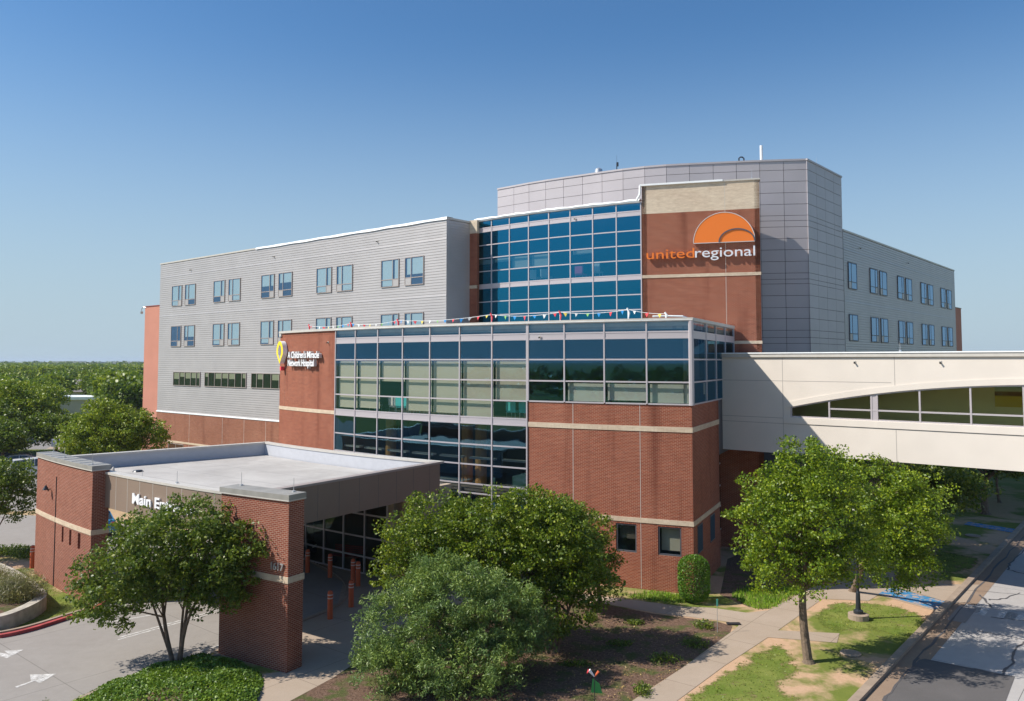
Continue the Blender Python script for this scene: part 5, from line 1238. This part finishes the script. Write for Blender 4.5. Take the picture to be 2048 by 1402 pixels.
# ------------------------------------------------------------------ trees and shrubs
def leaf_mesh(name, cent, size, asp, rng, up=.5, droop=0.):
    """cent (N,3) leaf centres -> one mesh of small pointed quads, each its own island"""
    N = len(cent)
    n = rng.normal(size=(N, 3)); n[:, 2] += up; n /= np.linalg.norm(n, axis=1)[:, None]
    a = rng.normal(size=(N, 3)); a[:, 2] -= droop; a -= n * (a * n).sum(1)[:, None]; a /= np.linalg.norm(a, axis=1)[:, None]
    b = np.cross(n, a); L = size * rng.uniform(.65, 1.35, (N, 1)); W = L * asp
    V = np.empty((N, 4, 3)); V[:, 0] = cent - a * L / 2; V[:, 1] = cent + b * W / 2 + n * L * .08; V[:, 2] = cent + a * L / 2; V[:, 3] = cent - b * W / 2 + n * L * .08
    me = bpy.data.meshes.new(name); me.vertices.add(N * 4); me.vertices.foreach_set('co', V.reshape(-1).astype(np.float32))
    me.loops.add(N * 4); me.loops.foreach_set('vertex_index', np.arange(N * 4, dtype=np.int32))
    me.polygons.add(N); me.polygons.foreach_set('loop_start', np.arange(0, N * 4, 4, dtype=np.int32)); me.polygons.foreach_set('loop_total', np.full(N, 4, dtype=np.int32))
    me.update(); return me
def crown_points(lobes, nclump, nleaf, csize, rng, flat_=.6, inner=.45):
    """clumps spread through the lobes' volume, denser towards the skin"""
    vols = np.array([l[3] * l[4] * l[5] for l in lobes]) ** .7; vols /= vols.sum(); C = []
    for l, v in zip(lobes, vols):
        k = max(3, int(nclump * v)); d = rng.normal(size=(k, 3)); d /= np.linalg.norm(d, axis=1)[:, None]
        r = rng.uniform(inner ** 2, 1, (k, 1)) ** .5 * rng.uniform(.88, 1.1, (k, 1)); C.append(np.array(l[:3]) + d * r * np.array(l[3:6]))
    C = np.concatenate(C); sc = rng.uniform(.6, 1.25, (len(C), 1, 1)) * csize
    off_ = rng.normal(size=(len(C), nleaf, 3)); off_ /= np.linalg.norm(off_, axis=2)[:, :, None]; off_ *= rng.uniform(.25, 1, (len(C), nleaf, 1)) ** .6
    off_[:, :, 2] *= flat_
    return C, (C[:, None, :] + off_ * sc).reshape(-1, 3)
def limb(mb, a, b, r0, r1, rng, sag=.12, seg=6, n=4):
    a, b = Vector(a), Vector(b); L = (b - a).length; path = []; rad = []
    ex = Vector((rng.uniform(-1, 1), rng.uniform(-1, 1), rng.uniform(0, 1))) * L * sag
    for k in range(n + 1):
        t = k / n; path.append(a.lerp(b, t) + ex * math.sin(math.pi * t)); rad.append(r0 + (r1 - r0) * t)
    mb.tube(path, rad, seg); return path
def tree(name, label, cat, x, y, lobes, stems, leafm, barkm, nclump=300, nleaf=45, csize=.42, lsize=.13, asp=.55, seed=1, group=None, trunk_r=.14, flat_=.6, up=.5, droop=0., branches=26, fork=None):
    rng = np.random.default_rng(seed); t = thing(name, label, cat, (x, y, 0), group)
    C, P = crown_points(lobes, nclump, nleaf, csize, rng, flat_)
    P = P[P[:, 2] > .05]
    me = leaf_mesh('crown', P, lsize, asp, rng, up, droop); me.materials.append(M[leafm]); o = bpy.data.objects.new('crown', me); COL.objects.link(o); o.parent = t
    mb = MB(); ends = []
    for (bx, by, tx, ty, tz, r0) in stems:
        p = limb(mb, (bx, by, -.05), (tx, ty, tz), r0, r0 * .55, rng, .06, 10, 6); ends.append((p, r0))
        mb.tube([(bx, by, -.05), (bx, by, .12)], [r0 * 1.6, r0 * 1.02], 10)
    order = rng.permutation(len(C))[:branches * 3]; k = 0
    for i in order:
        if k >= branches: break
        c = C[i]; p, r0 = ends[int(rng.integers(len(ends)))]
        st = p[int(rng.integers(max(2, len(p) - 3), len(p)))]
        if c[2] < st.z - .3: continue
        mid = limb(mb, st, tuple(np.array(st) * .25 + c * .75), r0 * .42, r0 * .14, rng, .1, 5, 4); k += 1
        for _ in range(2):
            j = C[rng.integers(len(C))]
            if np.linalg.norm(j - np.array(mid[2])) < 2.2: limb(mb, mid[2], tuple(j), r0 * .2, r0 * .06, rng, .1, 4, 3)
    mb.build('trunk', barkm, t, smooth=True, local=True)
    return t
# front tree on the right lawn
tree('street_tree', 'bright green tree with a straight trunk on the right lawn, nearest the camera', 'tree', 10.83, 30.41,
     [(.15, 0, 5.2, 2.7, 2.6, 2.3), (.5, .2, 6.7, 1.5, 1.6, 1.6), (-1.2, 0, 5.3, 1.7, 1.8, 1.9), (-.6, -.3, 3.6, 2.1, 2.0, 1.1), (1.1, .2, 4.0, 1.9, 2.0, 1.4), (-.1, 0, 7.2, 1.0, 1.0, 1.0)],
     [(0, 0, -.05, 0, 3.9, .17)], 'leaf_oak', 'bark', 680, 62, .40, .105, .62, 11, branches=34)
tree('street_tree', 'second bright green tree behind the lamp post, leaning over the blue strip', 'tree', 16.3, 39.6,
     [(.0, -5.3, 4.8, 2.0, 1.9, 1.9), (-.9, -4.2, 5.5, 1.8, 1.8, 1.4), (.3, -5.0, 3.9, 1.6, 1.6, 1.5), (-.1, -5.3, 2.7, 1.6, 1.4, 1.2), (.6, -4.6, 5.1, 1.2, 1.3, 1.0), (-1.0, -5.4, 3.2, 1.5, 1.2, 1.1)],
     [(0, 0, -.2, -2.8, 3.4, .16)], 'leaf_oak', 'bark', 500, 60, .42, .11, .62, 12, branches=26)
# crape myrtles before the glass corner
tree('crape_myrtle', 'dark green crape myrtle at the sidewalk, rightmost of the clump before the brick block', 'tree', 3.95, 37.3,
     [(-1.3, -.6, 3.3, 1.9, 1.8, 1.5), (-.7, -1.0, 2.4, 1.5, 1.6, 1.2), (-2.3, -1.0, 3.9, 1.8, 1.7, 1.2), (-.5, -.5, 1.6, 1.1, 1.1, .8)],
     [(0, 0, -.3, -.3, 2.0, .08), (-.15, .1, -.9, -.5, 2.3, .07), (.1, -.1, -.1, -.7, 1.8, .06)], 'leaf_myrtle', 'bark_pale', 420, 46, .38, .115, .6, 21, branches=24)
tree('crape_myrtle', 'tall crape myrtle with the highest crown in the middle of the clump', 'tree', -.1, 31.9,
     [(.1, 0, 4.9, 1.8, 1.9, 1.3), (1.4, -.1, 4.2, 1.9, 1.9, 1.5), (-1.1, -.2, 4.3, 1.6, 1.7, 1.4), (.8, .2, 3.1, 2.2, 1.8, 1.5), (.6, 0, 5.5, 1.1, 1.1, .7)],
     [(0, 0, .2, 0, 2.6, .1), (-.2, .1, -.9, -.1, 2.5, .08), (.2, 0, 1.0, -.1, 2.5, .08)], 'leaf_myrtle', 'bark_pale', 560, 46, .38, .115, .6, 22, branches=26)
tree('crape_myrtle', 'crape myrtle with yellowish leaf tips beside the canopy opening, leftmost of the clump', 'tree', -3.2, 32.6,
     [(.3, 0, 4.7, 1.7, 1.7, 1.2), (-.6, -.1, 3.9, 1.6, 1.6, 1.3), (.9, -.1, 3.9, 1.7, 1.6, 1.3), (-.8, -.3, 2.8, 1.4, 1.4, 1.2)],
     [(0, 0, .1, 0, 2.6, .09), (-.2, 0, -.8, -.1, 2.3, .07)], 'leaf_myrtle', 'bark_pale', 430, 46, .38, .115, .6, 23, branches=22)
tree('vitex_tree', 'feathery grey-green tree in front of the crape myrtles', 'tree', -2.0, 28.6,
     [(0, 0, 2.7, 2.0, 1.8, 1.5), (-1.6, -.3, 1.9, 1.9, 1.6, 1.5), (1.4, 0, 2.2, 1.7, 1.7, 1.6), (-2.0, -.8, .9, 1.5, 1.4, .9), (.4, -1.2, 1.0, 2.2, 1.4, 1.0), (2.4, .4, 1.8, 1.2, 1.3, 1.3), (-.6, .3, 3.6, 1.1, 1.1, .8)],
     [(0, 0, 0, 0, 1.6, .1), (-.2, .1, -.9, 0, 1.4, .08), (.2, 0, .9, 0, 1.5, .08)], 'leaf_willow', 'bark', 1150, 60, .30, .13, .22, 31, flat_=.8, up=.9, droop=.6, branches=22)
tree('crape_myrtle', 'low-branched dark crape myrtle in the shaded bed, nearest the small garden flag', 'tree', 1.55, 31.4,
     [(-.2, 0, 4.3, 1.9, 1.8, 1.4), (.7, .1, 3.4, 1.5, 1.6, 1.3), (-.9, .1, 3.0, 1.6, 1.6, 1.5), (.1, .2, 5.2, 1.1, 1.1, .8), (.2, -.1, 1.8, 1.6, 1.3, 1.1), (1.3, 0, 2.5, 1.2, 1.2, 1.0)],
     [(0, 0, .1, 0, 2.0, .08), (-.2, 0, -.7, 0, 1.9, .07), (.15, .1, .8, .1, 2.1, .07)], 'leaf_myrtle', 'bark_pale', 620, 46, .38, .115, .6, 24, branches=22)
# left crape myrtle on the mound
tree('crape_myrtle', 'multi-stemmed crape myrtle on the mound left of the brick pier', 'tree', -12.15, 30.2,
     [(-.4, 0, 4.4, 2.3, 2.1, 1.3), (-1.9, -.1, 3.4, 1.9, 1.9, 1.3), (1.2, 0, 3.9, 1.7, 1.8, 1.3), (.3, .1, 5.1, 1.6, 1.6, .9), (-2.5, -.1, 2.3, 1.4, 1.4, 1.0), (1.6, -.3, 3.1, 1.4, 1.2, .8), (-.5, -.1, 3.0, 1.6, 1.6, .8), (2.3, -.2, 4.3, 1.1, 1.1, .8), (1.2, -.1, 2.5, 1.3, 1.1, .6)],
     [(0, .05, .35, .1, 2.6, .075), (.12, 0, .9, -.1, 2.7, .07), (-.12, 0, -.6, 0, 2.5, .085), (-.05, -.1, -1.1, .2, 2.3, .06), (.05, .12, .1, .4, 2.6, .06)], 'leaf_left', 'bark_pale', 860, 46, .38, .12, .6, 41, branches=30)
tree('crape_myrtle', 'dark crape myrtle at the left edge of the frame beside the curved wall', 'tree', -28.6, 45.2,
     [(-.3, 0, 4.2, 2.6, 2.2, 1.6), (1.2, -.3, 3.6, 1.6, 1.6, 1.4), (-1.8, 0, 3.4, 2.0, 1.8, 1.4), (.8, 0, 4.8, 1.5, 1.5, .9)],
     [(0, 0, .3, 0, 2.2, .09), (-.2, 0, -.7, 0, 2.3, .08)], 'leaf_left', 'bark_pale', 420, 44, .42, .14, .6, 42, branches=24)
# trees beyond and under the bridge
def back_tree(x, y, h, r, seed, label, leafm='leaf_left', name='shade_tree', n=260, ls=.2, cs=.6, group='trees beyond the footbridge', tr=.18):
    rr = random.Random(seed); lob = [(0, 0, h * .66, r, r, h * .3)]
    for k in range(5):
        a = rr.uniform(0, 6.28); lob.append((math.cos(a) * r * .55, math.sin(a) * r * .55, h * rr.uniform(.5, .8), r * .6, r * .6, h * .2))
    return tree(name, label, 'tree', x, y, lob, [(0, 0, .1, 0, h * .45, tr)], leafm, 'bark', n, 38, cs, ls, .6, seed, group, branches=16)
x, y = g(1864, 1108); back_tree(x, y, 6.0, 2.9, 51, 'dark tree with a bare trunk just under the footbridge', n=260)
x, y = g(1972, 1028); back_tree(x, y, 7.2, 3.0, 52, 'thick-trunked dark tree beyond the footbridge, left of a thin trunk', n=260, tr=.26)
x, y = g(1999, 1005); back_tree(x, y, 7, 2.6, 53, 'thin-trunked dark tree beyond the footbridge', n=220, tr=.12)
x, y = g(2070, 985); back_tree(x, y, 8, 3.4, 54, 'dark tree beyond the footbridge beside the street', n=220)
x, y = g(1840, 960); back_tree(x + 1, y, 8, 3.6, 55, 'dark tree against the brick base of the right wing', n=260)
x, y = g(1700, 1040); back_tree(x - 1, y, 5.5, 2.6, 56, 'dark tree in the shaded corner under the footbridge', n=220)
# clipped shrub and small shrubs
def shrub(x, y, rx, ry, h, seed, label, leafm, name='shrub', n=2600, ls=.09, asp=.6, shape='capsule', group=None, cat='shrub', stems=True, up=.2):
    rng = np.random.default_rng(seed); t = thing(name, label, cat, (x, y, 0), group)
    d = rng.normal(size=(n, 3)); d /= np.linalg.norm(d, axis=1)[:, None]
    if shape == 'capsule':
        hz = h / 2 - rx * .8; P = d * np.array([rx, ry, rx * .8]) * rng.uniform(.9, 1.03, (n, 1)); P[:, 2] += np.where(d[:, 2] > 0, 1, -1) * hz + h / 2; q = rng.uniform(0, 1, n) < .45; an = rng.uniform(0, 6.28, n); P[q, 0] = (np.cos(an) * rx * rng.uniform(.9, 1.05, n))[q]; P[q, 1] = (np.sin(an) * ry * rng.uniform(.9, 1.05, n))[q]; P[q, 2] = (h / 2 + rng.uniform(-hz, hz, n))[q]
    else:
        P = d * np.array([rx, ry, h * .6]) * rng.uniform(.35, 1.05, (n, 1)); P[:, 2] = np.abs(P[:, 2] + h * .35)
    P = P[P[:, 2] > .01]
    me = leaf_mesh('foliage', P, ls, asp, rng, up); me.materials.append(M[leafm]); o = bpy.data.objects.new('foliage', me); COL.objects.link(o); o.parent = t
    mb = MB()
    for k in range(5): a = k * 1.3; mb.tube([(0, 0, 0), (rx * .3 * math.cos(a), ry * .3 * math.sin(a), h * .6)], [.03, .012], 5)
    mb.build('stem', 'bark', t, local=True)
    return t
shrub(8.33, 37.9, .70, .66, 2.12, 61, 'tall clipped rounded shrub at the corner of the brick block', 'leaf_shrub', 'topiary_shrub', 9000, .075)
inner = None
k = 0
for px, lab in (((1330, 1322), 'low green plant at the edge of the shaded bed beside the diagonal sidewalk'), ((1390, 1290), 'small dark green plant in the shaded bed near the sidewalk bend'), ((1270, 1248), 'trailing green plant under the myrtle beside the front sidewalk'), ((1180, 1240), 'leafy green plant at the foot of the rightmost myrtle'), ((1110, 1262), 'dark green plant in the middle of the shaded bed'),
        ((1240, 1290), 'low plant in the middle right of the shaded bed'), ((1408, 1256), 'small plant next to the thin marker stake'), ((1285, 1385), 'low plant at the bottom corner of the shaded bed'), ((1150, 1330), 'low dark plant behind the little garden flag')):
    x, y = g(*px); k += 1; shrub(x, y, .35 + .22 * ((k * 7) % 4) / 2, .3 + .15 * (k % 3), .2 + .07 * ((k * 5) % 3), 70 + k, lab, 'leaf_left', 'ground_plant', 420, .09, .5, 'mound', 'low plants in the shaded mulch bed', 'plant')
for k, (px, lab) in enumerate((((34, 1222), 'wispy grey-green shrub filling the stone planter'), ((-30, 1205), 'wispy shrub at the left edge of the stone planter'))):
    x, y = g(*px); shrub(x, y, 1.25, .95, 1.5, 90 + k, lab, 'leaf_dry', 'planter_shrub', 9000, .17, .12, 'mound', up=-.3).location.z = .35
x, y = g(1812, 1160); shrub(x, y, .5, .5, .7, 95, 'small dark shrub in the shade behind the blue strip', 'leaf_left', n=900, shape='mound')
for k, px in enumerate(((20, 1108), (-40, 1112), (60, 1112))):
    x, y = g(*px); shrub(x, y, 1.3, .9, .55, 96 + k, ['dark low hedge plant left of the curved wall, middle one', 'dark low hedge plant at the left edge of the frame', 'dark low hedge plant beside the left bollard'][k], 'leaf_left', 'hedge_plant', 1500, .12, .5, 'mound', 'low plants left of the curved wall', 'plant')
# ivy mound: reads as one mass
rng = np.random.default_rng(5)
poly = smoothpoly(gp([(437, 1315), (520, 1352), (512, 1402), (470, 1500), (60, 1500), (150, 1404), (250, 1361), (330, 1332)]), 6)
mb = MB(); cx, cy_ = sum(p[0] for p in poly) / len(poly), sum(p[1] for p in poly) / len(poly)
def mh(t): return .34 * (1 - t ** 3)
rings = 8
for a in range(len(poly)):
    p, q = poly[a], poly[(a + 1) % len(poly)]
    for r_ in range(rings):
        t0, t1 = r_ / rings, (r_ + 1) / rings; f = lambda P_, t: (cx + (P_[0] - cx) * t, cy_ + (P_[1] - cy_) * t, mh(t) + .005)
        mb.face([f(p, t0), f(p, t1), f(q, t1), f(q, t0)])
struct(mb.build('mound', 'mulch'))
N = 30000; aa = rng.integers(0, len(poly), N); tt = rng.uniform(0, 1.02, N) ** .5; pp = np.array(poly); fr_ = rng.uniform(0, 1, (N, 1))
edge = pp[aa] * (1 - fr_) + pp[(aa + 1) % len(poly)] * fr_; P = np.empty((N, 3)); P[:, :2] = np.array([cx, cy_]) + (edge - np.array([cx, cy_])) * tt[:, None]
P[:, 2] = .34 * (1 - np.minimum(tt, 1) ** 3) + rng.uniform(.01, .16, N) * (.6 + .6 * np.sin(P[:, 0] * 3.1) * np.sin(P[:, 1] * 2.7)).clip(.2)
me = leaf_mesh('ivy_cover', P, .10, .75, rng, 1.0); me.materials.append(M['leaf_cover']); o = bpy.data.objects.new('ivy_cover', me); COL.objects.link(o)
tag(o, 'glossy green ground cover over the mound below the left crape myrtle', 'ground cover', kind='stuff')

# big trees left of the building
tree('shade_tree', 'large bright round tree at the left edge before the parking lot', 'tree', -60.5, 97,
     [(0, 0, 4.9, 4.6, 4.5, 3.2), (3.2, -.5, 5.4, 3.4, 3.2, 2.6), (-3.5, -.5, 5.2, 4.0, 3.6, 3.0), (1.0, -.6, 7.0, 3.0, 2.6, 1.8), (5.2, 0, 4.0, 2.2, 2.4, 2.0)],
     [(-.3, 0, -.6, 0, 3.4, .3), (.5, 0, 1.0, 0, 3.4, .26)], 'leaf_far', 'bark', 700, 40, .85, .32, .6, 81, branches=24)
tree('shade_tree', 'spreading tree in front of the salmon stair tower', 'tree', -35.0, 71.5,
     [(0, 0, 5.0, 3.2, 3.0, 2.4), (1.9, -.3, 5.2, 2.2, 2.2, 1.8), (-2.3, -.3, 4.4, 2.2, 2.3, 1.9), (-.4, -.4, 6.4, 2.0, 2.0, 1.3), (3.5, 0, 4.6, 1.6, 1.4, 1.6), (-1.4, -.4, 2.9, 2.4, 2.0, 1.4), (1.2, -.4, 3.0, 2.6, 2.0, 1.4)],
     [(0, 0, .1, 0, 3.2, .22), (.3, 0, 1.0, 0, 3.2, .16)], 'leaf_far', 'bark', 700, 40, .58, .21, .6, 82, branches=26)
for k, (px, Y, h, r_, lm, lab) in enumerate(((118, 92, 5.6, 3.0, 'leaf_far2', 'dark green tree between the large round tree and the spreading tree'), (-30, 88, 7.2, 3.8, 'leaf_far2', 'dark tree at the left edge beyond the parked cars'), (168, 100, 4.6, 2.8, 'leaf_far', 'green tree half hidden behind the spreading tree'), (75, 118, 8.0, 4.0, 'leaf_far', 'broad tree behind the large bright round tree'), (10, 84, 5.2, 2.6, 'leaf_far2', 'low dark tree under the large bright round tree'), (298, 66, 3.2, 1.5, 'leaf_far', 'small tree at the brick base of the grey wing'))):
    x = (px - 1024) / FPX * Y; back_tree(x, Y, h, r_, 200 + k, lab, lm, n=320, ls=.28, cs=.75, group='trees around the far parking lot', tr=.2)

# forest to the horizon
def proto_tree(seed, lm):
    rng = np.random.default_rng(seed); rr = random.Random(seed); lob = [(0, 0, 5.2, 3.6, 3.6, 2.4)]
    for k in range(6):
        a = rr.uniform(0, 6.28); lob.append((math.cos(a) * 2.4, math.sin(a) * 2.4, rr.uniform(4.2, 6.4), 2.2, 2.2, 1.6))
    C, P = crown_points(lob, 210, 13, .95, rng, .7, .7); me = leaf_mesh('crown', P, .62, .7, rng, .5); me.materials.append(M[lm])
    mb = MB(); mb.tube([(0, 0, 0), (.1, 0, 3.5)], [.25, .16], 6)
    for k in range(5): limb(mb, (.1, 0, 2.6), tuple(C[k * 7]), .1, .04, rng, .1, 4, 3)
    t = mb.build('trunk', 'bark'); tm = t.data; bpy.data.objects.remove(t); return me, tm
protos = [proto_tree(301, 'leaf_far'), proto_tree(302, 'leaf_far2'), proto_tree(303, 'leaf_far'), proto_tree(304, 'leaf_oak')]
rr = random.Random(99); cnt = 0; Y = 104.
while cnt < 285 and Y < 420:
    lo, hi = -.70 * Y, (-.445 if Y < 200 else -.438) * Y; X = lo + rr.uniform(0, 6)
    while X < hi:
        xx, yy = X + rr.uniform(-2.5, 2.5), Y + rr.uniform(-3, 3)
        clear = (-.552 < xx / yy < -.52 and yy < 208) or (abs(xx + 90) < 9 and 150 < yy < 180) or (abs(xx + 120) < 11 and 205 < yy < 228)
        front_roof = 100 < yy < 172 and -.60 < xx / yy < -.478
        if not clear and not front_roof and not (yy < 112 and xx > -54) and not (yy < 120 and xx / yy < -.55 and rr.random() < .3):
            v = rr.choice([0, 0, 1, 2, 3]); cm, tm = protos[v]; s = rr.choice([rr.uniform(.65, .9), rr.uniform(.85, 1.1), rr.uniform(1.0, 1.25)])
            t = thing('forest_tree', 'green leafy tree in the dense woods between the parking lot and the horizon', 'tree', (xx, yy, 0), 'trees of the woods beyond the parking lot')
            t.scale = (s * rr.uniform(.95, 1.25), s, min(s * rr.uniform(.92, 1.15), 1.12)); t.rotation_euler = (0, 0, rr.uniform(0, 6.28))
            for nm, md in (('crown', cm), ('trunk', tm)):
                o = bpy.data.objects.new(nm, md); COL.objects.link(o); o.parent = t
            cnt += 1
        X += rr.uniform(6.5, 9.5) * (1 + Y / 500)
    Y += 6.4 * (1 + Y / 420)
YF = Y
rng = np.random.default_rng(17); cen = []; siz = []
def wood(n, y0, y1, k0, k1, hmin=5, hmax=9):
    yy = y0 * (y1 / y0) ** rng.uniform(0, 1, n); xx = yy * rng.uniform(k0, k1, n); return xx, yy, rng.uniform(hmin, hmax, n)
def wood_mesh(name, label, sets, m, leafn, lmin):
    Ps = []; 
    for xx, yy, hh in sets:
        for x, y, h in zip(xx, yy, hh):
            k = leafn; d = rng.normal(size=(k, 3)); d /= np.linalg.norm(d, axis=1)[:, None]; d[:, 2] = np.abs(d[:, 2]); r_ = 3.5 + y * .002
            p = d * np.array([r_, r_, h * .55]) * rng.uniform(.8, 1.1, (k, 1)) + np.array([x, y, h * .42]); Ps.append(p)
    P = np.concatenate(Ps); me = leaf_mesh(name, P, lmin, .8, rng, .5); me.materials.append(M[m]); o = bpy.data.objects.new(name, me); COL.objects.link(o)
    tag(o, label, 'woods', kind='stuff'); return o
wood_mesh('woods', 'distant woods that fade to blue at the horizon', [wood(900, YF, 900, -.72, -.41), wood(900, 160, 900, -1.9, -.72)], 'leaf_far', 40, 2.0)
wood_mesh('woods', 'farthest flat band of woods along the horizon', [wood(3400, 850, 4200, -1.7, 1.5, 6.5, 10)], 'leaf_far2', 26, 4.5)
# woods behind the camera, mirrored in the glass
rng = np.random.default_rng(23)
a_ = rng.uniform(-1.3, 1.3, 260); rad_ = rng.uniform(85, 240, 260)
wood_mesh('woods', 'trees across the street, seen only as reflections in the glass front', [(np.sin(a_) * rad_ - 25, -np.cos(a_) * rad_ + 25, rng.uniform(6.5, 9.5, 260))], 'leaf_far2', 120, 1.3)

# leaf litter in the shaded bed and round the trees: nobody could count it
rng = np.random.default_rng(77); n_ = 9000
P = np.stack([rng.uniform(-6, 13, n_), rng.uniform(26.5, 37.5, n_), rng.uniform(.02, .05, n_)], 1)
keep = (P[:, 1] < 36.6 - .45 * (P[:, 0] - 1)) & (P[:, 0] < 4.2 + (P[:, 1] - 27) * .66) & (P[:, 0] > -3.5); P = P[keep]
M['litter'] = leaf_mat('dry_leaf', (.12, .07, .035), (.24, .16, .09), (.42, .32, .20), .1, .8)
me = leaf_mesh('leaf_litter', P, .06, .6, rng, 3.0); me.materials.append(M['litter']); o = bpy.data.objects.new('leaf_litter', me); COL.objects.link(o)
tag(o, 'dry fallen leaves scattered over the shaded bed and bare soil', 'leaf litter', kind='stuff')
# ------------------------------------------------------------------ haze
hm_ = bpy.data.materials.new('haze_air'); hm_.use_nodes = True; n = hm_.node_tree; n.nodes.remove(n.nodes['Principled BSDF'])
pv = n.nodes.new('ShaderNodeVolumePrincipled'); pv.inputs['Color'].default_value = (.72, .84, 1, 1); pv.inputs['Density'].default_value = .00013; pv.inputs['Anisotropy'].default_value = .2
n.links.new(pv.outputs[0], n.nodes['Material Output'].inputs['Volume'])
M['haze'] = hm_
mb = MB(); mb.box(-6100, 6100, -3100, 9100, -1, 30)
o = mb.build('haze', 'haze'); o['kind'] = 'stuff'; o['label'] = 'thin pale haze over the distant woods'; o['category'] = 'haze'
